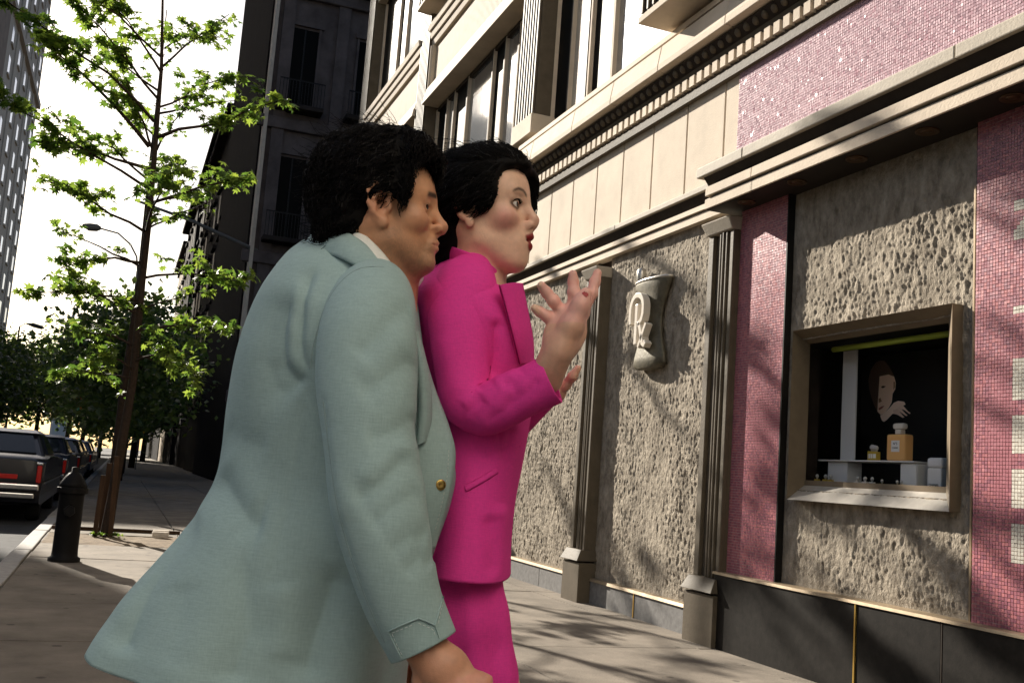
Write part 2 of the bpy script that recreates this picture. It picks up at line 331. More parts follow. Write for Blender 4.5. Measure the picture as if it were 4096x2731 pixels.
# --- mosaic walls
def mosaic(nm, X, y0, y1, z0, z1, m, pick, white=None, pitch=0.0192, tilt=0.02, skip=None):
    wall = MB().box(X, X+0.12, y0, y1, z0, z1).build(nm, M['grout'], PB)
    ny_, nz_ = int((y1-y0)/pitch), int((z1-z0)/pitch); py, pz = (y1-y0)/ny_, (z1-z0)/nz_
    g = 0.0016; t = 0.004
    lo = MB(); lw = MB(); shared = {}; cand = []
    for j in range(nz_):
        off = 0.0
        for i in range(ny_):
            yc, zc = y0+(i+.5)*py, z0+(j+.5)*pz
            if skip and skip(yc, zc): continue
            isw = bool(white and white(yc, zc)); cand.append((pick(yc, zc), yc, zc, isw))
    cand.sort()
    for r, (key, yc, zc, isw) in enumerate(cand):
        a, b_ = random.gauss(0, tilt), random.gauss(0, tilt); hy, hz = py/2-g*random.uniform(.7, 1.3), pz/2-g*random.uniform(.7, 1.3)
        jy, jz = random.gauss(0, .0005), random.gauss(0, .0006)
        c = [(-t+a*sy*hy+b_*sz*hz, sy*hy+jy, sz*hz+jz) for sy, sz in ((-1, -1), (1, -1), (1, 1), (-1, 1))]
        bk = [(0.001, sy*hy+jy, sz*hz+jz) for sy, sz in ((-1, -1), (1, -1), (1, 1), (-1, 1))]
        fs = [(0, 3, 2, 1), (0, 1, 5, 4), (1, 2, 6, 5), (2, 3, 7, 6), (3, 0, 4, 7)]
        if r < 300:
            kk = (r % 12, isw)
            if kk not in shared:
                me = bpy.data.meshes.new('tile'); me.from_pydata(c+bk, [], fs); me.materials.append(M['white_tile'] if isw else m); shared[kk] = me
            ob = bpy.data.objects.new('tile', shared[kk]); link(ob, wall); ob.location = (X, yc, zc)
        else:
            (lw if isw else lo).add([(X+p[0], yc+p[1], zc+p[2]) for p in c+bk], fs)
    stuff(lo.build('mosaic_tiles', m, wall))
    if lw.v: stuff(lw.build('letter_tiles', M['white_tile'], wall))
    return wall
def letters(y, z):
    e = 3.955 - y
    if e < 0 or e > 0.30: return False
    def E(zb, zt): return zb < z < zt and (e < 0.075 or z > zt-.05 or z < zb+.05 or abs(z-(zb+zt)/2) < .025)
    if 2.65 < z < 2.70: return True
    if 2.49 < z < 2.61: return (z-2.49) < 0.05 or abs(e-(z-2.49)*1.2) < .07
    if 2.11 < z < 2.155: return True
    if 1.92 < z < 2.11: return abs(e-.15) < .04
    if 1.67 < z < 1.87: return e < 0.08 or e > .22 or abs(z-1.77) < .03
    if 1.40 < z < 1.60: return e < 0.28 and ((e < .08 and e < (1.60-z)*1.0+.02) or abs((1.6-z)-e*.7) < .03 or e > .22)
    if 1.12 < z < 1.33: return E(1.12, 1.33)
    if 0.85 < z < 1.05: return E(0.85, 1.05)
    return False
mosaic('mosaic_wall', 4.2, 2.7, 4.205, 0.53, 3.21, M['pink'], lambda y, z: abs(y-4.02)*1.6+abs(z-1.5)*.35, letters)
mosaic('mosaic_strip', 4.2, 5.92, 6.50, 0.53, 3.21, M['pink'], lambda y, z: abs(z-1.6)+abs(y-6.1), None)
mosaic('mosaic_band', 4.19, 2.7, 6.60, 3.58, 4.42, M['pink_pale'], lambda y, z: y+abs(z-3.8), None, tilt=0.07)
# --- metal edge strips, granite base
MB().box(4.195, 4.30, 5.906, 5.918, 0.53, 3.21).build('edge_strip', M['black'], PB)
MB().box(4.215, 4.31, 4.207, 4.226, 0.53, 3.21).build('edge_strip', M['black'], PB)
MB().box(4.208, 4.216, 4.224, 4.236, 0.53, 2.86).build('brass_edge', M['trim'], PB)
for y0, y1 in ((5.0, 6.53), (4.325, 4.985), (2.7, 4.315)):
    MB().box(4.115, 4.3, y0+.002, y1-.002, -0.02, 0.512).build('granite_slab', M['black_granite'], PB, bev=0.003)
MB().box(4.108, 4.3, 4.986, 4.998, 0, 0.51).build('brass_joint', M['brass'], PB)
MB().box(4.113, 4.3, 4.316, 4.324, 0, 0.51).build('brass_joint', M['dark_brown'], PB)
mould([(4.105, 0.513), (4.3, 0.513), (4.3, 0.53), (4.11, 0.53)], 2.7, 6.54, 'granite_trim', M['trim'])
# --- display window: splayed bronze frame, glass, box
DW = bpy.data.objects.new('display_window', None); link(DW, PB)
yo0, yo1, zo0, zo1 = 4.335, 5.765, 1.085, 2.215; yi0, yi1, zi0, zi1 = 4.50, 5.795, 1.185, 2.14; XO, XI = 4.165, 4.30
def frame_side(a, b_, c, d):   # outer a->b, inner d->c
    bo = MB(); n_ = [(4.31, *a[1:]), (4.31, *b_[1:])]
    bo.add([a, b_, c, d, n_[0], n_[1]], [(0, 1, 2, 3), (0, 4, 5, 1), (2, 5, 4, 3), (0, 3, 4), (1, 5, 2)]); return bo
oc = [(XO, yo0, zo0), (XO, yo1, zo0), (XO, yo1, zo1), (XO, yo0, zo1)]; ic = [(XI, yi0, zi0), (XI, yi1, zi0), (XI, yi1, zi1), (XI, yi0, zi1)]
for k, nm in enumerate(('window_sill', 'frame_jamb', 'frame_head', 'frame_jamb')):
    k2 = (k+1) % 4; frame_side(oc[k], oc[k2], ic[k2], ic[k]).build(nm, M['silver'] if k == 0 else M['bronze'], DW)  # sill silver, not bronze: light on its upward face put into colour
bk = MB(); bk.box(5.0, 5.03, 4.2, 6.3, 1.0, 2.4); bk.build('niche_back', M['black'], DW)
MB().box(4.305, 5.0, 4.3, 6.2, 1.16, 1.185).build('niche_floor', M['black'], DW); MB().box(4.305, 5.0, 4.3, 6.2, 2.141, 2.17).build('niche_ceiling', M['black'], DW)
MB().box(4.31, 5.0, 4.42, 4.498, 1.18, 2.145).build('niche_side', M['black'], DW)
gl = bpy.data.materials.new('clear_glass'); gl.use_nodes = True; t = gl.node_tree; t.nodes.clear()
o_ = t.nodes.new('ShaderNodeOutputMaterial'); tr_ = t.nodes.new('ShaderNodeBsdfTransparent'); gs = t.nodes.new('ShaderNodeBsdfGlossy'); gs.inputs['Roughness'].default_value = 0.02; fr = t.nodes.new('ShaderNodeFresnel'); fr.inputs[0].default_value = 1.08; mx_ = t.nodes.new('ShaderNodeMixShader')
t.links.new(fr.outputs[0], mx_.inputs[0]); t.links.new(tr_.outputs[0], mx_.inputs[1]); t.links.new(gs.outputs[0], mx_.inputs[2]); t.links.new(mx_.outputs[0], o_.inputs[0])
M['glass'] = gl
MB().box(4.318, 4.322, yi0-.01, yi1+.05, zi0-.01, zi1+.01).build('window_pane', gl, DW)
MB().box(4.302, 4.317, yi0, yi1+.02, zi0, zi0+.035).build('pane_bead', M['bronze'], DW)
# --- cream slabs of the frieze between grooves
gy = [6.60 + 0.0]
g0 = 6.81
joints = [6.605, 6.81, 7.40, 8.00, 8.59, 9.17, 9.76, 10.35, 10.94, 11.53, 12.1, 12.7, 13.3, 13.9]
for a, b_ in zip(joints[:-1], joints[1:]):
    MB().box(4.2, 4.32, a+.010, b_-.010, 3.53, 4.40).build('frieze_slab', M['cream'], PB, bev=0.004)
MB().box(4.23, 4.5, 6.6, 22, 3.3, 4.9).build('frieze_back', M['dark_brown'], PB)
# --- cornice with dentils
CN = bpy.data.objects.new('cornice', None); link(CN, PB); Y0c, Y1c = 2.7, 14.0
mould([(4.15, 4.34), (4.4, 4.34), (4.4, 4.43), (4.16, 4.43), (4.14, 4.40)], Y0c, Y1c, 'bed_mould', M['taupe'], CN)
mould([(4.165, 4.431), (4.4, 4.431), (4.4, 4.54), (4.165, 4.54)], Y0c, Y1c, 'dentil_back', M['taupe'], CN)
dm = None
for k in range(90):
    y = 7.183 - 0.119*(k-50)
    if dm is None:
        ob = MB().box(4.115, 4.166, 0, 0.074, 4.435, 4.525).build('dentil', M['cream'], CN, bev=0.004); dm = ob.data
    else:
        ob = bpy.data.objects.new('dentil', dm); link(ob, CN)
    ob.location = (0, y, 0)
mould([(4.145, 4.54), (4.4, 4.54), (4.4, 4.58), (4.13, 4.58)], Y0c, Y1c, 'fillet', M['taupe'], CN)
mould([(4.125, 4.58), (4.4, 4.58), (4.4, 4.66), (4.07, 4.66)], Y0c, Y1c, 'egg_band', M['dark_brown'], CN)  # coloured dark: the corona's shadow is in the band's paint
em = None
for k in range(90):
    y = 7.22 - 0.119*(k-50)
    if em is None:
        bo = MB(); pr = [(0.001, -.034), (.02, -.026), (.028, -.005), (.026, .015), (.012, .032), (.001, .036)]; bo.lathe(pr, (0, 0, 0), 8)
        ob = bo.build('egg', M['taupe'], CN, True); em = ob.data
    else:
        ob = bpy.data.objects.new('egg', em); link(ob, CN)
    ob.location = (4.095, y, 4.618); ob.rotation_euler = (0, -0.5, 0)
cj = [2.7, 5.2, 6.55, 7.62, 8.55, 9.45, 10.6, 12.2, 14.0]
for a, b_ in zip(cj[:-1], cj[1:]):
    mould([(4.0, 4.685), (4.4, 4.66), (4.4, 4.93), (4.03, 4.92), (4.0, 4.74)], a+.003, b_-.003, 'corona', M['cream'], CN, bev=0.005)
mould([(4.09, 4.925), (4.6, 4.925), (4.6, 4.96), (4.09, 4.96)], Y0c, Y1c, 'sill_gap', M['black'], CN)  # groove filled with black, its shadow put into the colour
# first floor window sills, bays, pilasters, spandrels, panes
MB().prism_y([(4.06, 4.965), (4.6, 4.965), (4.6, 5.05), (4.07, 5.03)], 2.7, 11.2).build('window_sill', M['cream'], PB, bev=0.006)
flut = M['taupe']
def fluted(y0, y1, z0, z1, x=4.14):
    p = bpy.data.objects.new('fluted_pier', None); link(p, PB)
    MB().box(x+.03, 4.6, y0, y1, z0, z1).build('pier_shaft', flut, p)
    n = 7
    for k in range(n):
        a = y0 + (y1-y0)*(k+.15)/n
        MB().box(x, x+.031, a, a+(y1-y0)*.55/n, z0+.1, z1).build('pier_rib', flut, p, bev=0.008)
    MB().box(x-.02, 4.6, y0-.02, y1+.02, z0-.14, z0+.1).build('pier_base', M['cream'], p, bev=.006)
    return p
def pane(y0, y1, z0, z1, m, x=4.42):
    w_ = bpy.data.objects.new('window', None); link(w_, PB)
    MB().box(x, x+.02, y0, y1, z0, z1).build('pane', m, w_)
    for a in (y0-.035, y1-.005): MB().box(x-.05, x+.03, a, a+.035, z0, z1).build('window_frame', M['cream'] if a > y0 else M['dark_brown'], w_)
    MB().box(x-.04, x+.03, y0, y1, z1-.03, z1+.03).build('window_head', M['dark_brown'], w_)
fluted(11.0, 11.62, 5.3, 9.2); fluted(16.25, 16.85, 5.1, 13, 4.15); fluted(21.3, 21.95, 5.1, 13, 4.15); fluted(6.0, 6.6, 5.1, 9, 4.15)
SG, DG = M['sky_glass'], M['dark_glass']
for (a, b_, m_) in ((6.7, 7.6, DG), (7.7, 9.35, SG), (9.42, 9.95, DG), (10.05, 10.5, SG), (10.55, 11.0, DG)): pane(a, b_, 5.05, 7.2, m_)
for (a, b_, m_) in ((11.9, 12.3, DG), (12.35, 12.85, SG), (12.9, 13.35, DG), (13.4, 14.5, SG), (14.55, 15.2, DG), (15.25, 15.6, SG), (15.65, 16.2, DG)): pane(a, b_, 5.1, 7.15, m_)
for (a, b_, m_) in ((16.95, 18.4, DG), (18.45, 19.2, SG), (19.3, 21.3, DG)): pane(a, b_, 5.1, 7.15, m_)
for (a, b_, m_) in ((16.95, 17.6, DG), (17.65, 19.0, SG), (19.05, 19.7, DG), (19.75, 21.2, DG)): pane(a, b_, 8.72, 11.2, m_)
for (a, b_, m_) in ((11.9, 13.6, DG), (13.7, 16.2, SG)): pane(a, b_, 8.72, 11.2, m_)
ribm = mat('ribbed_panel', (0.40, 0.33, 0.24), 0.7, 0.1, 6)
def spandrel(y0, y1, zb):
    p = bpy.data.objects.new('spandrel', None); link(p, PB)
    mould([(4.10, zb), (4.55, zb), (4.55, zb+.13), (4.12, zb+.13)], y0, y1, 'spandrel_sill', M['cream'], p, .006)
    mould([(4.14, zb+.15), (4.55, zb+.15), (4.55, zb+.28), (4.16, zb+.28)], y0, y1, 'spandrel_sill', M['cream'], p, .006)
    MB().box(4.26, 4.55, y0, y1, zb+.285, zb+1.05).build('spandrel_back', ribm, p)
    n = int((y1-y0-.2)/.055)
    rb = MB()
    for k in range(n): rb.box(4.245, 4.261, y0+.12+k*.055, y0+.12+k*.055+.032, zb+.3, zb+.98)
    stuff(rb.build('spandrel_ribs', ribm, p))
    for q in (0, 1): MB().box(4.19-.02*q, 4.27, y1-.10+.05*q, y1-.06+.05*q, zb+.285, zb+1.05).build('panel_edge', M['cream'], p)
    for q in range(3): mould([(4.21-.045*q, zb+1.055+.12*q), (4.55, zb+1.055+.12*q), (4.55, zb+1.15+.12*q), (4.19-.045*q, zb+1.15+.12*q)], y0, y1, 'spandrel_cornice', M['cream'], p, .006)
spandrel(11.62, 16.25, 7.2); spandrel(16.85, 21.3, 7.2)
MB().box(4.19, 4.6, 14.0, 22, 4.4, 5.05).build('upper_wall', M['taupe'], PB)
MB().box(4.2, 4.6, 14.0, 22, 0, 4.4).build('lower_wall', M['taupe'], PB)
MB().box(4.2, 4.6, 2.7, 11.2, 9.0, 26).build('upper_wall', M['cream'], PB); MB().box(4.2, 4.6, 11.0, 22, 11.2, 26).build('upper_wall', M['cream'], PB)
MB().box(4.2, 4.6, -4, 2.7, 3.3, 9).build('upper_wall', M['cream'], PB)
# ================================================================ AIR CONDITIONERS
def air_conditioner(y0, y1, x0, z0, z1, label):
    t = thing('air_conditioner', label, 'air conditioner', (4.3, (y0+y1)/2, z0), 'window air conditioners')
    ox, oy, oz = t.location
    bx = MB().box(x0-ox, 0.1, y0-oy, y1-oy, 0.03, z1-z0).build('housing', M['dark_brown'], t, bev=.01)
    MB().box(x0-.012-ox, 0.1, y0-.01-oy, y1+.01-oy, 0, 0.06).build('base_pan', M['cream'], t, bev=.005)
    n = 9
    for k in range(n): MB().box(x0-.02-ox, x0-ox+.002, y0-oy+(y1-y0)*(k+.2)/n, y0-oy+(y1-y0)*(k+.45)/n, 0.07, z1-z0-.03).build('grille_bar', M['taupe'], t)
air_conditioner(6.72, 7.62, 3.80, 5.07, 5.62, 'dark air conditioner hanging over the dentil cornice above the pink mosaic band')
air_conditioner(14.9, 16.35, 3.92, 8.85, 9.5, 'dark air conditioner on the ribbed spandrel near the top of the picture')
# ================================================================ RX SIGN: mortar and pestle with raised letters
rx = thing('pharmacy_sign', 'weathered metal mortar and pestle wall sign with raised white Rx letters on stucco', 'sign', (4.24, 7.86, 2.1))
prof = [(0.02, 0.0), (0.20, 0.015), (0.245, 0.05), (0.235, 0.11), (0.195, 0.22), (0.165, 0.33), (0.155, 0.42), (0.165, 0.50), (0.20, 0.60), (0.245, 0.70), (0.275, 0.765), (0.27, 0.79), (0.24, 0.80), (0.02, 0.81)]
b = MB(); n = 40
for r, z in prof: b.v += [(-0.03 + 0.30*r*math.cos(2*math.pi*j/n), r*math.sin(2*math.pi*j/n)*1.12, z) for j in range(n)]
k_ = len(prof); b.f += [(i*n+j, i*n+(j+1) % n, (i+1)*n+(j+1) % n, (i+1)*n+j) for i in range(k_-1) for j in range(n)] + [tuple(range(n-1, -1, -1)), tuple(range((k_-1)*n, k_*n))]
smooth_angle(b.build('mortar', M['pewter'], rx), 50)
rim = MB(); rim.tube([(-0.03+.30*.268*math.cos(a), .268*1.12*math.sin(a), .79) for a in np.linspace(0, 2*math.pi, 41)], .012, 8, False); rim.build('mortar_rim', M['silver'], rx, True)
ps = MB(); ps.lathe([(0.012, 0), (0.03, .05), (0.042, .10), (0.045, .15), (0.036, .19), (0.012, .21)], (-.05, .205, .73), 16); ps.build('pestle', M['silver'], rx, True)
def stroke(pts, w, x0, x1, closed=False):
    pts = [np.array(p, float) for p in pts]; L = []; Rr = []
    for i in range(len(pts)):
        t_ = pts[min(i+1, len(pts)-1)]-pts[max(i-1, 0)]; t_ /= np.linalg.norm(t_)+1e-9; nn = np.array([-t_[1], t_[0]])
        L.append(pts[i]+nn*w/2); Rr.append(pts[i]-nn*w/2)
    bo = MB(); v = []
    for l, r in zip(L, Rr): v += [(x0, l[0], l[1]), (x0, r[0], r[1]), (x1, r[0], r[1]), (x1, l[0], l[1])]
    f = []
    for i in range(len(pts)-1):
        for a in range(4): f.append((4*i+a, 4*i+(a+1) % 4, 4*i+4+(a+1) % 4, 4*i+4+a))
    f += [(0, 3, 2, 1), tuple(4*(len(pts)-1)+a for a in range(4))]
    return bo.add(v, f)
def arc(cy, cz, ry, rz, a0, a1, n=18): return [(cy+ry*math.cos(a), cz+rz*math.sin(a)) for a in np.linspace(math.radians(a0), math.radians(a1), n)]
# letters in (y,z): +y is left in view
lx0, lx1 = -0.165, -0.10
lw = mat('letter_enamel', (0.66, 0.60, 0.52), 0.3, 0.08, 8)
stroke([(0.045, 0.57), (0.045, 0.215)], .05, lx0, lx1).build('letter_stem', lw, rx, bev=.004)
stroke(arc(0.045, .535, .115, .125, -150+210, -150+210, 1)+[], .045, lx0, lx1) if False else None
bowl = [(0.155, .40), (0.165, .45), (0.165, .52)] + arc(0.045, .535, .115, .115, 10, 180, 20) + [(-0.068, .48), (-0.05, .43), (-0.005, .395), (0.035, .385)]
stroke(bowl, .045, lx0, lx1).build('letter_bowl', lw, rx, bev=.004)
stroke([(0.0, .40), (-0.03, .35), (-0.06, .28), (-0.085, .215), (-0.115, .195), (-0.14, .225)], .045, lx0, lx1).build('letter_leg', lw, rx, bev=.004)
stroke([(-0.135, .385), (-0.10, .33), (-0.05, .245), (-0.01, .185)], .036, lx0, lx1).build('letter_cross', lw, rx, bev=.004)
# ================================================================ DISPLAY WINDOW GOODS
FL = 1.187
brd = thing('display_board', 'tall narrow grey upright board behind the shelf in the shop window', 'board', (4.6, 5.70, FL))
MB().box(-.006, .006, -.065, .075, .19, .935).build('board_face', M['grey_board'], brd)
sh = thing('display_shelf', 'curved white display shelf on two grey supports in the shop window', 'shelf', (4.55, 5.4, FL))
MB().box(-.09, .09, -.47, .44, .172, .182).build('shelf_top', M['white'], sh, bev=.003)
MB().box(-.06, .06, .17, .37, 0.0, .171).build('support', M['grey_board'], sh, bev=.004)
MB().prism_y([(-.07, 0), (.07, 0), (.07, .171), (-.07, .171)], -.47, -.33).build('support', M['white'], sh, bev=.012)
MB().box(4.335, 4.36, 4.56, 5.74, FL, FL+.022).build('window_ledge', M['bronze'], DW, bev=.003)
def text(s, size, loc, rot, m, parent, ext=0.0005, name='lettering'):
    c = bpy.data.curves.new(name, 'FONT'); c.body = s; c.size = size; c.align_x = 'CENTER'; c.extrude = ext
    t_ = bpy.data.objects.new(name, c); COL.objects.link(t_); bpy.context.view_layer.update(); me = bpy.data.meshes.new_from_object(t_.evaluated_get(bpy.context.evaluated_depsgraph_get())); bpy.data.objects.remove(t_)
    me.materials.clear(); me.materials.append(m); o = bpy.data.objects.new(name, me); link(o, parent); o.location = loc; o.rotation_euler = rot; return o
RF = (math.radians(90), 0, math.radians(-90))
amber = mat('amber_perfume', (0.80, 0.44, 0.16), 0.12, coat=0.6)
gold = mat('gold_liquid', (0.55, 0.38, 0.06), 0.15, coat=0.5)
clear = mat('clear_stopper', (0.62, 0.58, 0.52), 0.08, coat=0.5)
bt = thing('perfume_bottle', 'large amber square perfume bottle with clear stopper and white label on the shelf', 'bottle', (4.53, 5.13, FL+.184))
MB().box(-.035, .035, -.082, .082, 0, .165).build('flask', amber, bt, bev=.012)
MB().box(-.018, .018, -.026, .026, .166, .195).build('neck', clear, bt, bev=.004)
MB().box(-.022, .022, -.048, .048, .196, .235).build('stopper', clear, bt, bev=.014)
MB().box(-.0365, -.035, -.036, .036, .055, .125).build('bottle_label', M['white'], bt)
text('N°5', .022, (-.037, 0, .098), RF, M['black'], bt); text('CHANEL', .014, (-.037, 0, .075), RF, M['black'], bt)
jar = thing('white_jar', 'white powder container with grey domed lid at the right end of the window', 'container', (4.45, 4.70, FL))
MB().box(-.05, .05, -.055, .055, 0, .14).build('jar_body', M['white'], jar, bev=.008)
MB().box(-.053, .053, -.058, .058, .142, .20).build('jar_lid', M['grey_board'], jar, bev=.016)
text('CHANEL', .02, (-.0515, 0, .035), RF, M['black'], jar)
ORD = ('leftmost', 'second from the left', 'third from the left', 'rightmost')
def vial(x, y, z, s, m, label, grp):
    t = thing('small_bottle', label, 'bottle', (x, y, z), grp)
    MB().box(-.014*s, .014*s, -.019*s, .019*s, 0, .05*s).build('flask', m, t, bev=.003)
    MB().lathe([(.006*s, .05*s), (.006*s, .06*s), (.011*s, .062*s), (.012*s, .075*s), (.004*s, .085*s)], (0, 0, 0), 10).build('stopper', clear, t, True)
    MB().box(-.0155*s, -.014*s, -.011*s, .011*s, .012*s, .036*s).build('bottle_label', M['white'], t)
for k, (y, dx, s) in enumerate(((5.43, .03, 1.25), (5.385, 0.0, 1.2), (5.345, -.02, 1.15), (5.305, -.04, 1.1))):
    vial(4.54+dx, y, FL+.184, s, gold, ORD[k]+' of four small gold bottles beside the large amber bottle', 'small bottles on the display shelf')
for k, y in enumerate((5.86, 5.80, 5.77, 5.745)):
    vial(4.43+.02*(k % 2), y-.06, FL+.001, 0.95, gold, ORD[k]+' of four gold capped bottles left of the shelf support', 'small bottles left of the support')
for k, y in enumerate((5.40, 5.36, 5.33, 5.29)):
    vial(4.44+.02*(k % 2), y, FL+.001, 0.9, clear, ORD[k]+' of four clear bottles under the shelf by its left support', 'small clear bottles under the shelf')
for k, y in enumerate((5.20, 5.10, 5.03, 4.98)):
    vial(4.46+.03*(k % 2), y, FL+.001, 0.75, gold, ORD[k]+' of four tiny bottles under the right half of the shelf', 'tiny bottles under the shelf')
tb = tag(MB().tube([(4.42, 5.66, 2.105), (4.42, 4.56, 2.105)], .019, 12).build('fluorescent_tube', mat('yellow_tube', (0.36, 0.42, 0.06), 0.5), None, True), 'yellow green tube lamp across the top of the shop window', 'lamp')
# poster: flat print of a face resting on a hand, built as thin printed layers on a black board
po = thing('poster', 'black poster with a half shadowed face resting on a hand behind the bottles', 'poster', (4.86, 5.45, FL))
MB().box(0, .01, -.45, .55, 0.02, .93).build('poster_board', M['black'], po)
def print_shape(name, pts, lay, col):
    return meshobj(name, [(-.001*lay, y, z) for y, z in pts], [tuple(range(len(pts)))], mat(name+'_ink', col, 0.6), po)
def PY(x, y): return (5.83-(x-705)*(5.83-5.556)/265-5.45, (1.943-FL)-(y-430)*(1.943-1.708)/315)
print_shape('face_shadow', [PY(*p) for p in [(820, 240), (770, 255), (725, 320), (703, 420), (715, 500), (745, 600), (775, 670), (810, 735), (835, 745), (900, 700), (935, 640), (945, 560), (970, 520), (972, 460), (955, 400), (900, 300), (860, 250)]], 1, (0.12, 0.075, 0.055))
print_shape('face_light', [PY(*p) for p in [(815, 390), (805, 640), (803, 715), (835, 748), (870, 735), (910, 690), (938, 640), (945, 560), (968, 520), (972, 465), (955, 405), (900, 380)]], 2, (0.90, 0.66, 0.50))
print_shape('eye_print', [PY(*p) for p in [(832, 490), (850, 480), (880, 487), (862, 500), (845, 503)]], 3, (0.06, 0.035, 0.025))
print_shape('nose_print', [PY(*p) for p in [(812, 600), (830, 590), (845, 625), (815, 638)]], 3, (0.36, 0.19, 0.11))
print_shape('mouth_print', [PY(*p) for p in [(812, 690), (840, 672), (872, 665), (850, 690), (822, 705)]], 3, (0.36, 0.14, 0.10))
print_shape('ear_print', [PY(*p) for p in [(950, 450), (968, 455), (968, 505), (952, 525)]], 3, (0.44, 0.25, 0.15))
print_shape('wrist_print', [PY(*p) for p in [(832, 755), (850, 800), (870, 815), (895, 800), (950, 745), (985, 745), (1000, 640), (960, 645), (920, 690), (870, 735)]], 4, (0.92, 0.72, 0.58))
for k, q in enumerate([[(960, 645), (1000, 630), (1055, 640), (1070, 665), (1000, 700), (960, 720)], [(990, 690), (1040, 665), (1095, 730), (1118, 745), (1108, 752), (1060, 715)], [(980, 700), (1020, 690), (1075, 750), (1092, 765), (1078, 770), (1030, 735)], [(960, 710), (1000, 705), (1050, 765), (1066, 780), (1050, 785), (1000, 755), (965, 745)]]):
    print_shape('finger_print', [PY(*p) for p in q], 5+k, (0.90-.05*k, 0.70-.05*k, 0.56-.04*k))
# ================================================================ OTHER BUILDINGS
def windows_on(parent, wall_axis, pos, cols, rows, wd, ht, mglass, mframe, depth=.12, sign=1, sill=None):
    for c in cols:
        for r in rows:
            w_ = bpy.data.objects.new('window', None); link(w_, parent)
            if wall_axis == 'y':   # wall faces -y at y=pos
                MB().box(c-wd/2, c+wd/2, pos-.012, pos+.02, r, r+ht).build('pane', mglass, w_)
                for a in (c-wd/2-.08, c+wd/2-.02): MB().box(a, a+.1, pos-.09, pos+.02, r-.05, r+ht+.1).build('window_frame', mframe, w_)
                MB().box(c-wd/2-.16, c+wd/2+.16, pos-.14, pos+.02, r+ht+.1, r+ht+.3).build('window_head', mframe, w_)
                MB().box(c-.03, c+.03, pos-.03, pos+.02, r, r+ht).build('mullion', M['iron'], w_)
            else:
                MB().box(min(pos-sign*.02, pos+sign*.012), max(pos-sign*.02, pos+sign*.012), c-wd/2, c+wd/2, r, r+ht).build('pane', mglass, w_)
                MB().box(min(pos, pos+sign*.16), max(pos, pos+sign*.16), c-wd/2-.15, c+wd/2+.15, r-.22, r).build('sill', mframe, w_)
DB = thing('dark_mansion', 'dark brownstone mansion with iron balconies at tall french windows behind the heads', 'building', (0, 0, 0))
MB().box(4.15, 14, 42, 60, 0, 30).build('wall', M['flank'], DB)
MB().box(3.95, 4.149, 42.6, 60, 0, 30).build('front_wall', M['soot'], DB); MB().box(4.0, 4.149, 41.7, 42.3, 0, 30).build('corner_strip', mat('mansion_corner_stone', (0.42, 0.37, 0.32), .9, .15, 3), DB)  # strip's pale colour stands for grazing sunlight on the corner
for z in (3.2, 8.9, 14.6, 20.4, 26): MB().box(3.7, 14, 41.75, 41.999, z, z+.5).build('string_course', M['flank'], DB, bev=.05)
for x in (4.6, 6.9): MB().box(x-.25, x+.25, 41.85, 41.999, 0, 30).build('quoin_strip', M['flank'], DB)
windows_on(DB, 'y', 42, (5.35, 8.2, 10.4), (4.3, 10.0, 15.6, 21.2), 1.15, 3.5, M['dark_glass'], M['flank'])
for z in (10.0, 15.6, 21.2):
    for c in (5.35, 8.2):
        bl = bpy.data.objects.new('balcony', None); link(bl, DB)
        MB().box(c-.95, c+.95, 41.2, 42, z-.22, z-.02).build('balcony_floor', M['brownstone'], bl, bev=.03)
        MB().box(c-.93, c+.93, 41.22, 41.26, z+.95, z+1.0).build('rail', M['iron'], bl)
        for k in range(15): MB().box(c-.92+k*.13, c-.895+k*.13, 41.225, 41.25, z-.02, z+.95).build('baluster', M['iron'], bl)
# receding row on the right side of the street
row = [(60, 74, 21.5, 4.2), (74, 92, 24.5, 4.4), (92, 108, 23.5, 4.1), (108, 126, 22.5, 4.3), (126, 150, 15, 4.2), (150, 230, 13, 5)]
rowlab = ['dark town house next beyond the mansion on the right', 'tall dark town house with fire escape in the middle of the row', 'dark town house with projecting cornice further down the row', 'narrow dark house before the pale end house', 'low house near the end of the dark row', 'last low block of the row at the end of the street']
fe = mat('sunlit_stone_edge', (0.45, 0.38, 0.30), .85, .2, 1)  # pale colour stands in for sunlight on a single front
for (y0, y1, h, x), lab in zip(row, rowlab):
    t = thing('town_house', lab, 'building', (0, 0, 0), 'row houses beyond the mansion')
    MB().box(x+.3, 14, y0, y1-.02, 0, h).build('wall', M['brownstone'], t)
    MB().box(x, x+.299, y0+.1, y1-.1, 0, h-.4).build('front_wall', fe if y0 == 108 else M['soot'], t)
    MB().box(x-.6, x+.3, y0, y1-.02, h-.399, h).build('roof_cornice', M['brownstone'], t, bev=.1)
    for c in np.arange(y0+2.5, y1-1, 3.6):
        for r in np.arange(4, h-3, 3.8):
            w_ = bpy.data.objects.new('window', None); link(w_, t)
            MB().box(x-.012, x+.02, c-.6, c+.6, r, r+2.2).build('pane', M['dark_glass'], w_)
            MB().box(x-.15, x, c-.8, c+.8, r-.2, r).build('sill', M['brownstone'], w_)
            MB().box(x-.2, x, c-.8, c+.8, r+2.2, r+2.45).build('window_head', M['brownstone'], w_)
gw = thing('garden_wall', 'dark low wall and hedge line between the cream building and the mansion', 'wall', (0, 0, 0))
MB().box(4.9, 5.3, 22.02, 41.8, 0, 2.6).build('wall', M['brownstone'], gw); MB().box(4.85, 5.35, 22.02, 41.8, 2.6, 2.75).build('coping', M['brownstone'], gw)
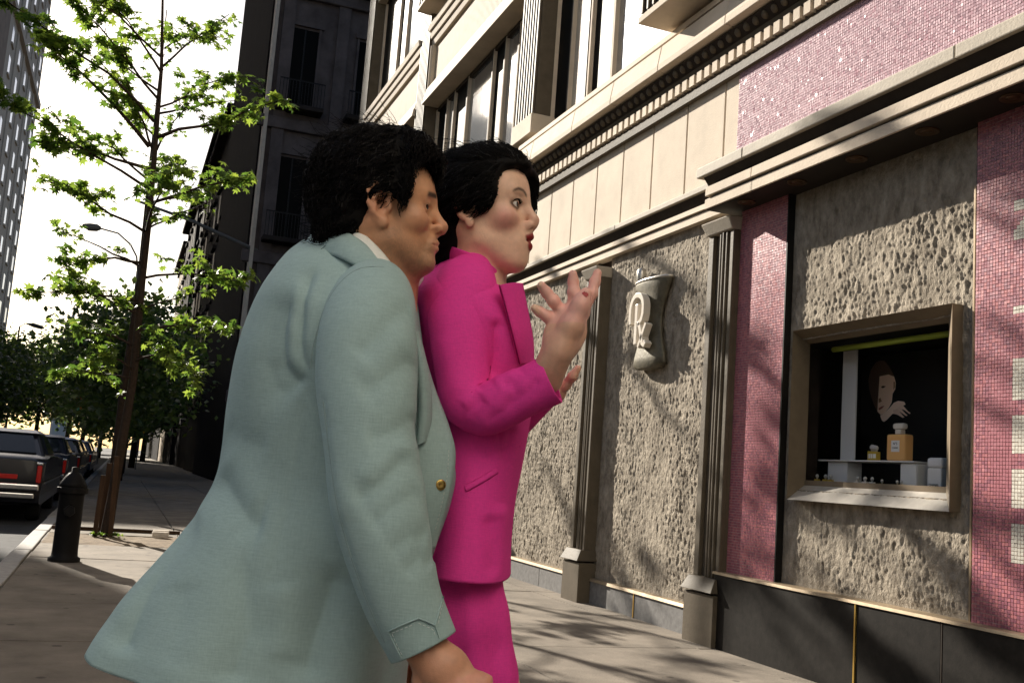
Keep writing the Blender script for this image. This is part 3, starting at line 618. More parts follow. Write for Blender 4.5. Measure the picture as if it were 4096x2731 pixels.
# tower in view at the far left
TW = thing('apartment_tower', 'tall pale apartment tower with small windows at the left edge', 'building', (0, 0, 0))
MB().box(-22, -15, 96, 143, 0, 86).build('wall', M['tower'], TW)
MB().box(-15.0, -14.7, 96, 108, 0, 86).build('brick_bay', mat('tower_dark_brick', (0.23, 0.17, 0.14), .9, .2, 1), TW)
for z in (12, 44, 62): MB().box(-15.3, -14.6, 96, 143.3, z, z+.7).build('string_course', M['tower'], TW)
windows_on(TW, 'x', -15, (113.4, 120.2, 127, 133.7, 140), [z for z in np.arange(5.6, 80, 3.25)], 1.5, 1.9, M['tower_win'], M['tower'])
for yc in (116.8, 123.5, 130.4, 137): MB().box(-15.0, -14.88, yc-.5, yc+.5, 0, 86).build('pier', M['tower'], TW)
# opposite side of the street, beside and behind the camera: these shade the near pavement
def opposite(y0, y1, h, lab):
    t = thing('apartment_block', lab, 'building', (0, 0, 0), 'blocks across the street')
    MB().box(-22, -15, y0, y1-.05, 0, h).build('wall', M['tower'], t)
    MB().box(-22, -14.5, y0, y1-.05, h-.6, h-.001).build('roof_cornice', M['tower'], t)
    for c in np.arange(y0+2.5, y1-1.5, 4.2):
        for r in np.arange(1.5, h-2.5, 3.4):
            MB().box(-15.02, -14.985, c-.7, c+.7, r, r+1.9).build('window', M['dark_glass'], t)
opposite(-3, 38, 7, 'low pale block across the street outside the left edge of the picture')
opposite(38, 52.6, 32, 'tall block across the street outside the left edge, shading the near pavement')
opposite(74, 95.9, 29, 'tall block across the street outside the left edge, next to the tower')
opposite(52.6, 74, 11, 'low block across the street outside the left edge between two tall ones')
# white block added behind the camera to bounce sunlight onto the couple
bb = thing('corner_block', 'white glazed brick block behind the photographer, facing the low sun', 'building', (0, 0, 0))
wbk = mat('white_glazed_brick', (0.80, 0.77, 0.71), .7, .05, 3)
MB().box(-7.5, 9, -22, -9.5, -.1, 24).build('wall', wbk, bb); MB().box(-7.8, 9.3, -22.3, -9.1, 24, 24.8).build('roof_cornice', wbk, bb)
for c in np.arange(-5, 8.5, 5.0):
    for r in np.arange(4.2, 24, 5.0):
        w_ = bpy.data.objects.new('window', None); link(w_, bb); MB().box(c-.5, c+.5, -9.51, -9.47, r, r+1.7).build('pane', M['dark_glass'], w_); MB().box(c-.65, c+.65, -9.49, -9.35, r-.15, r).build('sill', wbk, w_)
# newsstand added outside the right edge to keep bounced light off the facade
nsd = thing('newsstand', 'dark green newsstand kiosk against the wall outside the right edge of the picture', 'kiosk', (3.2, -1, 0))
kg = mat('kiosk_green', (0.02, 0.035, 0.025), .6)
MB().box(-.85, .85, -2.4, 2.5, 0, 2.9).build('cabin', kg, nsd, bev=.02); MB().box(-1.05, .9, -2.6, 2.65, 2.9, 3.1).build('roof', kg, nsd, bev=.03)
MB().box(-1.1, -.85, -2.0, 2.1, .85, .92).build('counter', M['wood'], nsd, bev=.01); MB().box(-.87, -.855, -2.0, 2.1, 1.0, 2.2).build('hatch', M['black'], nsd)
# far spire
sp = thing('church_spire', 'distant grey church spire above the treetops on the left', 'spire', (-21.9, 420, 0))
MB().lathe([(3, 0), (3, 38), (2.4, 39), (1.6, 44), (1.0, 45), (0.1, 53.5)], (0, 0, 0), 8).build('steeple', mat('spire_stone', (0.35, 0.36, 0.38), .9), sp)
# ================================================================ TREES
def leaf_shape(s=1.0):
    P_ = []   # five-lobed plane leaf, unit length along +y
    ang = [(-90, .10), (-60, .34), (-35, .22), (0, .55), (30, .30), (52, .62), (72, .36), (90, .78), (108, .36), (128, .62), (150, .30), (180, .55), (215, .22), (240, .34)]
    for a, r in ang:
        x, y = r*math.cos(math.radians(a)), r*math.sin(math.radians(a))+.18
        P_.append((x*s, y*s, -0.22*abs(x)*s + 0.10*s*math.sin(3*y)))
    return P_
LEAF = leaf_shape(); LEAF_F = [tuple(range(len(LEAF)))]
def leaf_tris():
    c = (0, .2, .03); v = LEAF + [c]; n = len(LEAF)
    return v, [(i, (i+1) % n, n) for i in range(n)]
LV, LF = leaf_tris(); LVn = np.array(LV)
def rot_rand(droop=True):
    a = random.uniform(0, 2*math.pi); b_ = random.gauss(0.5 if droop else 0, .5); c = random.gauss(0, .5)
    return Matrix.Rotation(a, 3, 'Z') @ Matrix.Rotation(-b_, 3, 'X') @ Matrix.Rotation(c, 3, 'Y')
def curve_pts(a, b_, bow, n=7, wob=0.03):
    a, b_ = np.array(a, float), np.array(b_, float); L = np.linalg.norm(b_-a); out = []
    for i in range(n):
        t = i/(n-1); p = a+(b_-a)*t; p = p+np.array([0, 0, bow*math.sin(math.pi*t)*L]); p = p+np.array([random.gauss(0, wob*L*t*(1-t)*2) for _ in range(3)]); out.append(p)
    return out
def street_tree(base, limbs, trunk, label, n_per, leaf, leafmat, indiv=0, twig=0.55, group=None, spread=1.0):
    t = thing('street_tree', label, 'tree', tuple(base), group)
    b = MB(); b.tube(trunk[0], trunk[1], 10); 
    leaves = []
    lb = MB()
    for (a, e, bow, r) in limbs:
        pts = curve_pts(a, e, bow); k = len(pts); lb.tube(pts, [r*(1-.75*i/(k-1)) for i in range(k)], 6)
        L = np.linalg.norm(np.array(e)-np.array(a)); nt_ = max(3, int(L/0.16*n_per[0]))
        for q in range(nt_):
            s = random.uniform(.18, 1.0)**.8; i = min(int(s*(k-1)), k-2); p = pts[i]+(pts[i+1]-pts[i])*(s*(k-1)-i)
            d = np.array([random.gauss(0, 1), random.gauss(0, 1), random.gauss(.12, .35)]); d += (np.array(e)-np.array(a))/L*.9; d /= np.linalg.norm(d)
            tl = twig*random.uniform(.35, 1.0)*(1.1-.5*s)*spread; tp = curve_pts(p, p+d*tl, .06, 5, .05); lb.tube(tp, [.006, .005, .004, .003, .002], 4, False)
            for m_ in range(n_per[1]):
                u = random.uniform(.25, 1.05); j = min(int(u*4), 3); lp = tp[j]+(tp[j+1]-tp[j])*(u*4-j)+np.array([random.gauss(0, .035*spread) for _ in range(3)])
                leaves.append((lp, leaf*random.uniform(.6, 1.25)))
    smooth_angle(b.build('trunk', M['bark'], t), 60); lb.build('branches', M['bark'], t, True)
    random.shuffle(leaves); shared = []
    cb = MB()
    for q, (lp, s) in enumerate(leaves):
        Rm = rot_rand()
        if q < indiv:
            if len(shared) < 1:
                me = bpy.data.meshes.new('leaf'); me.from_pydata(LV, [], LF); me.materials.append(leafmat); shared.append(me)
            o = bpy.data.objects.new('leaf', shared[0]); link(o, t); o.matrix_local = Matrix.Translation(Vector(lp)) @ Rm.to_4x4() @ Matrix.Scale(s, 4)
        else:
            V = (LVn*s) @ np.array(Rm).T + lp; cb.add(V.tolist(), LF)
    stuff(cb.build('crown', leafmat, t))
    return t
T0 = (-0.03, 14.0, 0)
tp = [(0.0, 0, -.05), (0.03, 0, .6), (0.10, .02, 2.0), (0.06, 0, 3.3), (0.05, 0, 4.2), (0.02, .02, 5.1), (-0.02, 0, 6.15), (-0.12, 0, 7.2), (-.15, .1, 8.3)]
tr = [.080, .062, .052, .047, .042, .034, .024, .015, .005]
lim = [((-.05, 0, 5.05), (-1.45, -.2, 6.15), .02, .028), ((.04, 0, 5.2), (1.62, .2, 6.1), -.02, .024), ((0, 0, 4.75), (-1.45, .3, 4.95), .03, .024), ((.02, 0, 3.5), (-.9, -.3, 3.25), .08, .02),
       ((.1, 0, 2.8), (-.85, .1, 3.15), .03, .02), ((-.02, 0, 6.15), (.75, -.2, 7.0), .03, .018), ((-.03, 0, 6.1), (-.75, .2, 7.0), .03, .018), ((.05, 0, 4.3), (1.2, -.4, 4.75), .02, .022), ((.05, 0, 3.9), (-1.3, -.5, 4.3), .03, .02),
       ((.06, 0, 3.3), (1.25, .3, 3.5), .05, .02), ((.08, 0, 2.6), (1.15, -.1, 2.75), .06, .02), ((.08, 0, 2.4), (-.75, .4, 2.55), .06, .02), ((.03, 0, 4.95), (-.55, .5, 6.2), .02, .02), ((0, 0, 5.6), (.9, .5, 6.4), .02, .018), ((0, 0, 5.7), (-1.2, -.4, 6.7), .02, .018),
       ((.07, 0, 2.2), (.75, -.5, 2.35), .08, .016), ((.07, 0, 2.1), (-.35, -.5, 2.2), .08, .016), ((-.1, 0, 7.1), (.8, 0, 7.9), .02, .014), ((-.1, 0, 7.1), (-1.0, 0, 7.9), .02, .014), ((-.03, 0, 5.4), (-2.0, -.1, 6.6), .03, .022), ((-.02, 0, 4.5), (-2.0, .2, 5.4), .03, .02), ((-.05, 0, 6.3), (-1.7, -.2, 7.3), .03, .016), ((.05, 0, 3.0), (-1.2, -.2, 2.9), .05, .018), ((.06, 0, 2.3), (1.0, .5, 2.1), .06, .016), ((.06, 0, 2.0), (-.8, .3, 1.95), .06, .014), ((.04, 0, 4.6), (.3, 1.2, 5.2), .02, .02), ((.04, 0, 3.9), (.2, -1.2, 4.4), .02, .02)]
street_tree(T0, lim, (tp, tr), 'slender young plane tree with bright backlit leaves growing at the kerb', (1.9, 9), .135, M['leaf'], 290)
tp2 = [(0.0, 0, -.05), (0.0, 0, 2.0), (.05, 0, 4.0), (0.0, 0, 6.0), (-.05, 0, 8.8)]
lim2 = [((0, 0, z0), (rr_*math.cos(a_), rr_*math.sin(a_), z0+.55), .02, .022) for z0, rr_, a_ in ((3.4, 1.2, .3), (4.2, 1.5, 2.6), (4.8, 1.4, 5.6), (5.3, 1.6, .9), (5.7, 1.5, 3.7), (6.1, 1.5, 5.0), (6.5, 1.4, 1.9), (6.9, 1.3, .1), (7.3, 1.1, 3.0), (7.7, 1.0, 4.6), (8.1, .8, 1.2))]
street_tree((-.045, 18.4, 0), lim2, (tp2, [.075, .06, .05, .035, .008]), 'taller street tree directly behind the near young plane tree', (1.15, 6), .13, M['leaf'], 60)
# a few weeds at its foot
wd = MB()
for k in range(60):
    a = random.uniform(0, 6.28); r = random.uniform(.07, .2); Rm = rot_rand(False); wd.add(((LVn*.05) @ np.array(Rm).T+np.array([T0[0]+r*math.cos(a), T0[1]-.1+r*math.sin(a)*.5, .03])).tolist(), LF)
stuff(tag(wd.build('weeds', M['leaf']), 'small green weeds at the foot of the young tree', 'weeds'))
for k, (x, y) in enumerate(((-.16, 13.93), (.02, 13.92), (-.1, 14.2))):
    o = tag(MB().box(-.03, .03, -.02, .02, -.05, (.75, 1.0, .9)[k]).build('tree_stake', M['wood'], None, bev=.004), ('short brown wooden stake on the left of the young tree trunk', 'brown wooden stake in front of the young tree trunk', 'brown wooden stake behind the young tree trunk')[k], 'stake'); o.location = (x, y, 0); o.rotation_euler = (0, (.02, -.03, .01)[k], 0)
o = tag(MB().box(-.85, .75, -.02, .02, 0.0, .045).build('timber_edging', M['wood'], None, bev=.004), 'low timber edging bar behind the tree trunk', 'edging'); o.location = (.15, 14.75, .0)
for k in range(2):
    o = tag(MB().box(-.10, .10, -.05, .05, 0, .06).build('loose_brick', mat('pale_brick', (0.55, 0.49, 0.42), .9, .2, 20), None, bev=.008), ('pale loose brick lying in the tree pit', 'second pale brick lying behind the first in the tree pit')[k], 'brick'); o.location = (.62+.02*k, 14.1+.3*k, .012)
# further trees
def far_tree(base, h, rx_, rz_, label, n=900, ls=.22, seed=0, lowest=.22):
    n = int(n*3.2)
    t = thing('shade_tree', label, 'tree', tuple(base), 'trees down the street')
    b = MB(); b.tube([(0, 0, -.1), (.05, 0, h*.3), (0, 0, h*.6), (.1, 0, h*.9)], [.16*h/8, .13*h/8, .09*h/8, .02], 8)
    for k in range(9):
        a = random.uniform(0, 6.28); z0 = h*random.uniform(.28, .7); b.tube(curve_pts((0, 0, z0), (rx_*.8*math.cos(a), rx_*.8*math.sin(a), z0+h*.2), .05), [.07*h/8*(1-.12*i) for i in range(7)], 5)
    b.build('trunk', M['bark'], t, True)
    cb = MB(); ncl = max(10, n//28); QV = np.array([(0, -.5, 0), (.42, 0, -.08), (0, .6, .05), (-.42, 0, -.08)]); QF = [(0, 1, 2, 3)]
    for c in range(ncl):
        while True:
            p = np.array([random.uniform(-1, 1), random.uniform(-1, 1), random.uniform(-1, 1)])
            if .25 < np.linalg.norm(p) < 1: break
        cc = np.array([p[0]*rx_, p[1]*rx_, h*(1+lowest)/2+p[2]*rz_]); cr = rx_*random.uniform(.16, .34)
        for q in range(28):
            lp = cc+np.array([random.gauss(0, cr), random.gauss(0, cr), random.gauss(0, cr*.6)]); V = (QV*ls*random.uniform(.8, 1.6)) @ np.array(rot_rand()).T+lp; cb.add(V.tolist(), QF)
    stuff(cb.build('crown', M['leaf_far'], t)); return t
ft = [((-.1, 27, 0), 5.2, 1.5, 1.9, 'young street tree next behind the near plane tree', 1300, .13), ((.1, 38, 0), 6.2, 1.9, 2.3, 'leafy street tree behind the street lamp', 1500, .16), ((0.2, 50, 0), 7.5, 2.6, 2.8, 'round street tree on the near kerb further down', 1500, .2),
      ((.8, 66, 0), 9.5, 3.2, 3.6, 'broad dark street tree beside the yellow sign', 1500, .26), ((-11.9, 62, 0), 7.0, 2.8, 2.6, 'round tree across the street above the first parked car', 1400, .22), ((-11.7, 76, 0), 8.2, 3.2, 3.2, 'tree across the street behind the parked cars', 1400, .26),
      ((-11.6, 92, 0), 9.5, 3.6, 3.8, 'dark tree across the street below the tower', 1400, .3), ((-12.5, 110, 0), 11.5, 4.2, 4.6, 'tall dark tree at the foot of the tower', 1400, .34), ((-9, 128, 0), 13.5, 4.6, 5.0, 'pointed tall tree right of the tower', 1400, .36), ((-6.0, 135, 0), 15, 4.6, 5.6, 'tallest tree under the spire', 1400, .36),
      ((-2, 120, 0), 12.5, 4.4, 4.8, 'broad tree in the middle of the far trees', 1400, .36), ((2.2, 105, 0), 13, 3.8, 5.0, 'dark tree against the receding row of houses', 1400, .34), ((-6, 190, 0), 20, 8, 8, 'large far tree closing the street on the left', 1500, .6), ((3, 200, 0), 20, 8, 8, 'large far tree closing the street on the right', 1500, .6),
      ((-20, 190, 0), 18, 8, 7, 'large far tree behind the tower', 1400, .6)]
for a in ft: far_tree(*a)
# ================================================================ CARS
paints = [mat('black_car_paint', (0.010, 0.010, 0.014), .25, coat=.12, spec=.2), mat('navy_car_paint', (0.014, 0.018, 0.035), .25, coat=.12, spec=.2), mat('brown_car_paint', (0.03, 0.022, 0.018), .25, coat=.12, spec=.2), mat('slate_car_paint', (0.035, 0.045, 0.07), .25, coat=.12, spec=.2)]
sky_roof = mat('pale_roof', (0.55, 0.54, 0.56), .45); chrome = mat('chrome', (0.75, 0.74, 0.72), .12, metal=1.0); red = mat('tail_light_red', (0.45, 0.02, 0.015), .2, coat=.5); tyre = mat('tyre_rubber', (0.02, 0.02, 0.02), .8)  # pale roof colour holds the sky's reflection on dark paint
cglass = mat('car_glass', (0.012, 0.016, 0.022), .08, spec=.16)
def car(loc, paint, label, roof, L=5.6):
    t = thing('parked_car', label, 'car', loc, 'cars parked along the kerb')
    Wd = 1.0
    prof = [(0.02, .32), (0.0, .45), (0.02, .72), (.05, .92), (.12, .965), (1.15, 1.0), (1.25, 1.02), (3.55, 1.0), (3.7, .98), (5.35, .93), (5.5, .88), (5.58, .70), (5.6, .45), (5.55, .30), (4.95, .28), (0.4, .27)]
    v = []; n = len(prof)
    secs = [(-Wd, .0), (-Wd*.985, .02), (-Wd*.8, .03), (0, .035), (Wd*.8, .03), (Wd*.985, .02), (Wd, 0)]
    for x, up in secs:
        edge = abs(x) > .97
        for y, z in prof: v.append((x if z > .5 else x*.97, y+(.05 if edge and y < .3 else 0)-(.06 if edge and y > 5.2 else 0), z+(up if z > .85 else 0)-(.03 if edge and z > .85 else 0)))
    f = [(i*n+j, i*n+(j+1) % n, (i+1)*n+(j+1) % n, (i+1)*n+j) for i in range(len(secs)-1) for j in range(n)] + [tuple(range(n-1, -1, -1)), tuple(range((len(secs)-1)*n, len(secs)*n))]
    smooth_angle(MB().add(v, f).build('body', paint, t), 35)
    # greenhouse
    def ring(y0, y1, w_, z): return [(-w_, y0, z), (w_, y0, z), (w_, y1, z), (-w_, y1, z)]
    g = MB(); g.hexa(ring(1.02, 3.75, .93, .99), ring(1.75, 3.15, .74, 1.38)); gh = g.build('greenhouse', paint, t, bev=.05)
    rf = MB(); rf.hexa(ring(1.60, 3.22, .77, 1.365), ring(1.80, 3.05, .66, 1.425)); rf.build('roof', roof, t, bev=.03)
    def lerp(a, b_, s): return tuple(a[i]+(b_[i]-a[i])*s for i in range(3))
    lo, hi = ring(1.02, 3.75, .93, .99), ring(1.75, 3.15, .74, 1.38)
    def win(i, j, name, off, m0=.12, m1=.86, e=.07):
        a, b_, c, d = lo[i], lo[j], hi[j], hi[i]
        q = [lerp(lerp(a, d, m0), lerp(b_, c, m0), e), lerp(lerp(a, d, m0), lerp(b_, c, m0), 1-e), lerp(lerp(a, d, m1), lerp(b_, c, m1), 1-e), lerp(lerp(a, d, m1), lerp(b_, c, m1), e)]
        q2 = [tuple(p[k]+off[k] for k in range(3)) for p in q]; MB().add(q+q2, [(4, 5, 6, 7), (0, 1, 5, 4), (1, 2, 6, 5), (2, 3, 7, 6), (3, 0, 4, 7)]).build(name, cglass, t)
    win(0, 1, 'rear_window', (0, -.022, .02)); win(2, 3, 'windscreen', (0, .022, .02)); win(1, 2, 'side_window', (.022, 0, .012), e=.2); win(3, 0, 'side_window', (-.022, 0, .012), e=.2)
    MB().box(-.96, .96, -.10, .03, .50, .60).build('rear_bumper', chrome, t, bev=.025); MB().box(-.90, .90, -.06, .03, .38, .46).build('bumper_strip', chrome, t, bev=.015)
    MB().box(-.96, .96, 5.57, 5.70, .45, .60).build('front_bumper', chrome, t, bev=.025)
    MB().box(-.80, .80, .06, .11, .925, .955).build('boot_lip', chrome, t, bev=.01)
    for s in (-1, 1):
        MB().box(s*.93-.035, s*.93+.035, -.015, .08, .62, .88).build('tail_light', red, t, bev=.015)
        MB().box(s*.93-.045, s*.93+.045, -.02, .10, .885, .925).build('fin_cap', chrome, t, bev=.012)
        MB().box(s*.62-.30, s*.62+.02 if s > 0 else s*.62+.30, -.012, .02, .66, .73).build('lamp_bar', red, t, bev=.008)
        MB().box(s*1.0-.012, s*1.0+.012, .3, 5.2, .60, .63).build('side_trim', chrome, t)
        for y in (1.05, 4.45):
            wh = bpy.data.objects.new('wheel', None); link(wh, t); wh.location = (s*.84, y, .33); wh.rotation_euler = (0, math.pi/2, 0)
            MB().lathe([(.20, -.10), (.31, -.10), (.335, -.06), (.335, .06), (.31, .10), (.20, .10)], (0, 0, 0), 24).build('tyre', tyre, wh, True)
            MB().lathe([(.01, -.09), (.19, -.09), (.2, -.05), (.2, .05), (.19, .09), (.01, .09)], (0, 0, 0), 20).build('rim', chrome, wh, True)
    MB().box(-.16, .16, -.016, .02, .64, .76).build('number_plate', M['dark_brown'], t)
    return t
labs = ['black sedan with pale roof nearest the hydrant, seen from behind', 'navy sedan with pale roof parked second in the row', 'brown sedan parked third in the row of cars', 'black sedan parked fourth in the row of cars', 'slate blue car parked fifth, beside the tree trunk', 'dark car parked last in the visible row']
for k in range(6): car((-1.97+(-.04, 0, .05, -.03, .04, 0)[k], (17.1, 23.8, 30.2, 36.8, 43, 49.3)[k], -.13), paints[(0, 1, 2, 0, 3, 1)[k]], labs[k], (sky_roof, sky_roof, sky_roof, paints[0], sky_roof, paints[1])[k])
car((-9.4, 47, -.13), paints[2], 'dark car parked across the street behind the first sedan', paints[2]); car((-9.4, 54, -.13), paints[3], 'second car parked across the street, half hidden', sky_roof)
# ================================================================ HYDRANT
hy = thing('fire_hydrant', 'black fire hydrant with conical cap standing in shade by the kerb', 'hydrant', (-.37, 10.8, 0))
hm = mat('hydrant_paint', (0.007, 0.0065, 0.0065), .6, .3, 20, .2, 60, spec=.1)
MB().lathe([(.145, -.03), (.145, .03), (.12, .045), (.115, .10), (.112, .62), (.118, .64)], (0, 0, 0), 24).build('barrel', hm, hy, True)
MB().lathe([(.14, .64), (.142, .66), (.142, .69), (.13, .695)], (0, 0, 0), 24).build('flange', hm, hy)
MB().lathe([(.13, .695), (.12, .73), (.085, .79), (.05, .83), (.03, .84), (.03, .885), (.012, .89)], (0, 0, 0), 24).build('bonnet', hm, hy, True)
for s in (-1, 1):
    nz = MB(); nz.tube([(0, s*.09, .48), (0, s*.17, .48)], [.045, .045], 14); nz.tube([(0, s*.165, .48), (0, s*.20, .48)], [.055, .05], 6); nz.build('nozzle', hm, hy)
# ================================================================ STREET LAMPS, SIGNS
lm = mat('lamp_post_grey', (0.10, 0.10, 0.10), .5)
lp_ = thing('street_lamp', 'street lamp with curved arm and cobra head behind the young tree', 'street lamp', (-.05, 30, 0))
MB().tube([(0, 0, 0), (0, 0, 5.6), (-.02, 0, 6.0)], [.09, .06, .045], 10).build('post', lm, lp_, True)
MB().tube([(-.02, 0, 5.95), (-.1, 0, 6.4), (-.3, 0, 6.72), (-.65, 0, 6.98), (-1.15, 0, 7.05)], .025, 8).build('arm', lm, lp_, True)
MB().tube([(-1.1, 0, 7.05), (-1.2, 0, 7.05), (-1.4, 0, 7.04), (-1.58, 0, 7.08)], [.04, .10, .11, .04], 10).build('lamp_head', lm, lp_, True)
lp2 = thing('street_lamp', 'far street lamp head above the trees beside the tower', 'street lamp', (-10.4, 110, 0))
MB().tube([(0, 0, 0), (0, 0, 12.1), (.5, 0, 12.5)], [.12, .08, .05], 8).build('post', lm, lp2, True)
MB().tube([(.5, 0, 12.5), (1.2, 0, 12.4), (2.0, 0, 12.25), (2.2, 0, 12.2)], [.05, .22, .2, .05], 8).build('lamp_head', lm, lp2, True)
fp = tag(MB().tube([(-.51, 41, 10.51), (1.66, 41, 10.02), (4.3, 41.9, 9.4)], [.05, .07, .08], 8).build('flagpole', lm), 'bare flagpole slanting out from the mansion behind the tree trunk', 'flagpole')
sg = thing('street_sign', 'small yellow oval sign on a post beside the far pavement', 'sign', (.95, 60, 0))
MB().tube([(0, 0, 0), (0, 0, 2.3)], .03, 8).build('post', lm, sg); MB().lathe([(.01, -.02), (.38, -.02), (.38, .02), (.01, .02)], (0, 0, 0), 24, 1, .6).build('sign_plate', mat('yellow_sign', (.65, .36, .03), .5), sg).rotation_euler = (math.pi/2, 0, 0)
[c for c in sg.children if c.name.startswith('sign_plate')][0].location = (0, -.05, 2.15)
ts = thing('traffic_light', 'orange brown traffic light with green lamp hanging among the trees', 'traffic light', (-1.2, 70, 0))
MB().tube([(0, 0, 0), (0, 0, 4.0), (-.1, 0, 4.3), (-1.4, 0, 4.45)], .06, 8).build('post', lm, ts); MB().box(-1.7, -1.28, -.15, .15, 3.1, 4.3).build('signal_box', mat('signal_orange', (.45, .20, .05), .5), ts, bev=.04)
for k in range(3): MB().lathe([(.01, 0), (.11, 0), (.11, .03)], (0, 0, 0), 12).build('signal_lens', mat('lens%d' % k, ((.2, .02, .02), (.25, .15, .02), (.03, .5, .3))[k], .3), ts).location = (-1.49, -.17, 4.05-.36*k)
for c in ts.children:
    if c.name.startswith('signal_lens'): c.rotation_euler = (math.pi/2, 0, 0)

fpd = thing('person', 'distant pedestrian in dark trousers and a pink top at the end of the pavement', 'person', (1.75, 120, 0))
# ================================================================ PEOPLE: modelling kit (signed distance shapes -> one continuous mesh)
class Frame:
    """placement of a head; q shortens the face below the nose"""
    def __init__(s, R=None, t=(0, 0, 0), k=1.0, q=1.0): s.R = np.eye(3) if R is None else np.array(R, float); s.t = np.array(t, float); s.k = k; s.q = q
    def inv(s, P):
        L = ((P-s.t) @ s.R)/s.k
        if s.q != 1.0: L[:, 2] = np.where(L[:, 2] < -.030, -.030+(L[:, 2]+.030)/s.q, L[:, 2])
        return L
    def fwd(s, p):
        p = np.array(p, float)
        if s.q != 1.0: p[..., 2] = np.where(p[..., 2] < -.030, -.030+(p[..., 2]+.030)*s.q, p[..., 2])
        return (p*s.k) @ s.R.T + s.t
def rotm(yaw=0, pitch=0, roll=0):   # degrees; yaw about z, pitch up about -y, roll about x
    a, b_, c = [math.radians(q) for q in (yaw, pitch, roll)]
    return np.array(Matrix.Rotation(a, 3, 'Z') @ Matrix.Rotation(-b_, 3, 'Y') @ Matrix.Rotation(c, 3, 'X'))
ID = Frame()
class Sdf:
    def __init__(s): s.p = []
    def cap(s, a, b_, ra, rb=None, k=.01, fr=ID, op=1, sym=False):
        rb = ra if rb is None else rb; a, b_ = np.array(a, float), np.array(b_, float)
        for q in ((1, -1) if sym else (1,)):
            m = np.array([1, q, 1.0]); s.p.append(('c', a*m, b_*m, ra, rb, k, fr, op))
        return s
    def chain(s, pts, rad, k=.01, fr=ID, op=1, sym=False):
        for i in range(len(pts)-1): s.cap(pts[i], pts[i+1], rad[i], rad[i+1], k, fr, op, sym)
        return s
    def ell(s, c, r, k=.01, fr=ID, op=1, sym=False, rot=None):
        for q in ((1, -1) if sym else (1,)):
            R = np.eye(3) if rot is None else np.array(rot, float)
            if q < 0: D = np.diag([1, -1, 1.0]); R = D @ R @ D
            s.p.append(('e', np.array(c, float)*np.array([1, q, 1.0]), np.array(r, float), R, None, k, fr, op))
        return s
    @staticmethod
    def dist(pr, L):
        if pr[0] == 'c':
            a, b_, ra, rb = pr[1:5]; ab = b_-a; h = np.clip(((L-a) @ ab)/(ab @ ab+1e-12), 0, 1)
            return np.linalg.norm(L-a-h[:, None]*ab, axis=1)-(ra+(rb-ra)*h)
        c, r, R = pr[1:4]; q = (L-c) @ R; k0 = np.linalg.norm(q/r, axis=1); k1 = np.linalg.norm(q/(r*r), axis=1)
        return np.where(k0 < 1e-6, -r.min(), k0*(k0-1)/np.maximum(k1, 1e-9))
    def eval(s, P, sel=None):
        d = np.full(len(P), 1.0); loc = {}
        for i in (range(len(s.p)) if sel is None else sel):
            pr = s.p[i]; fr = pr[6]
            if id(fr) not in loc: loc[id(fr)] = fr.inv(P)
            e = Sdf.dist(pr, loc[id(fr)])*fr.k; k = pr[5]*fr.k
            if pr[7] == 1: h = np.maximum(k-np.abs(d-e), 0)/k; d = np.minimum(d, e)-h*h*k*.25
            else: h = np.maximum(k-np.abs(d+e), 0)/k; d = np.maximum(d, -e)+h*h*k*.25
        return d
    def mesh(s, lo, hi, vx, noise=None, fine=None):
        """surface nets on a rectilinear grid; fine = per axis list of (from, to, step) with a finer step"""
        B = 12; ax = []
        for a in range(3):
            g = [lo[a]]
            while g[-1] < hi[a]:
                st = vx
                for (f0_, f1_, fs) in (fine[a] if fine else ()):
                    if f0_ <= g[-1] < f1_: st = fs
                g.append(g[-1]+st)
            while (len(g)-1) % B: g.append(g[-1]+vx)
            ax.append(np.array(g))
        N = np.array([len(g) for g in ax]); nb = (N-1)//B
        vol = np.full(tuple(N), 1.0, np.float32)
        bi = np.stack(np.meshgrid(*[np.arange(n) for n in nb], indexing='ij'), -1).reshape(-1, 3)
        b0 = np.stack([ax[a][bi[:, a]*B] for a in range(3)], 1); b1 = np.stack([ax[a][bi[:, a]*B+B] for a in range(3)], 1)
        cen = (b0+b1)/2; rad = np.linalg.norm(b1-b0, axis=1)/2
        D = s.eval(cen); act = np.abs(D) < rad*1.4+.02
        Dp = np.stack([Sdf.dist(pr, pr[6].inv(cen[act]))*pr[6].k for pr in s.p], 1); kk = np.array([pr[5]*pr[6].k for pr in s.p]); rad = rad[act]
        for b_, d0 in zip(bi[~act], D[~act]):
            if d0 < 0: vol[b_[0]*B:b_[0]*B+B+1, b_[1]*B:b_[1]*B+B+1, b_[2]*B:b_[2]*B+B+1] = -1
        for n_, b_ in enumerate(bi[act]):
            sel = np.nonzero(Dp[n_] < rad[n_]*1.3+kk+.012)[0]
            P = np.stack(np.meshgrid(*[ax[a][b_[a]*B:b_[a]*B+B+1] for a in range(3)], indexing='ij'), -1).reshape(-1, 3)
            if len(sel) == 0: d = np.full(len(P), 1.0)
            else:
                d = s.eval(P, sel)
                if noise is not None: d = d+noise(P)
            vol[b_[0]*B:b_[0]*B+B+1, b_[1]*B:b_[1]*B+B+1, b_[2]*B:b_[2]*B+B+1] = d.reshape(B+1, B+1, B+1)
        sg = vol < 0
        c8 = [sg[i:N[0]-1+i, j:N[1]-1+j, k:N[2]-1+k] for i in (0, 1) for j in (0, 1) for k in (0, 1)]
        cnt = sum(c.astype(np.int8) for c in c8); cells = np.argwhere((cnt > 0) & (cnt < 8))
        vi = -np.ones(tuple(N-1), np.int32); vi[cells[:, 0], cells[:, 1], cells[:, 2]] = np.arange(len(cells))
        cor = [(i, j, k) for i in (0, 1) for j in (0, 1) for k in (0, 1)]
        val = np.stack([vol[cells[:, 0]+i, cells[:, 1]+j, cells[:, 2]+k] for i, j, k in cor], 1)
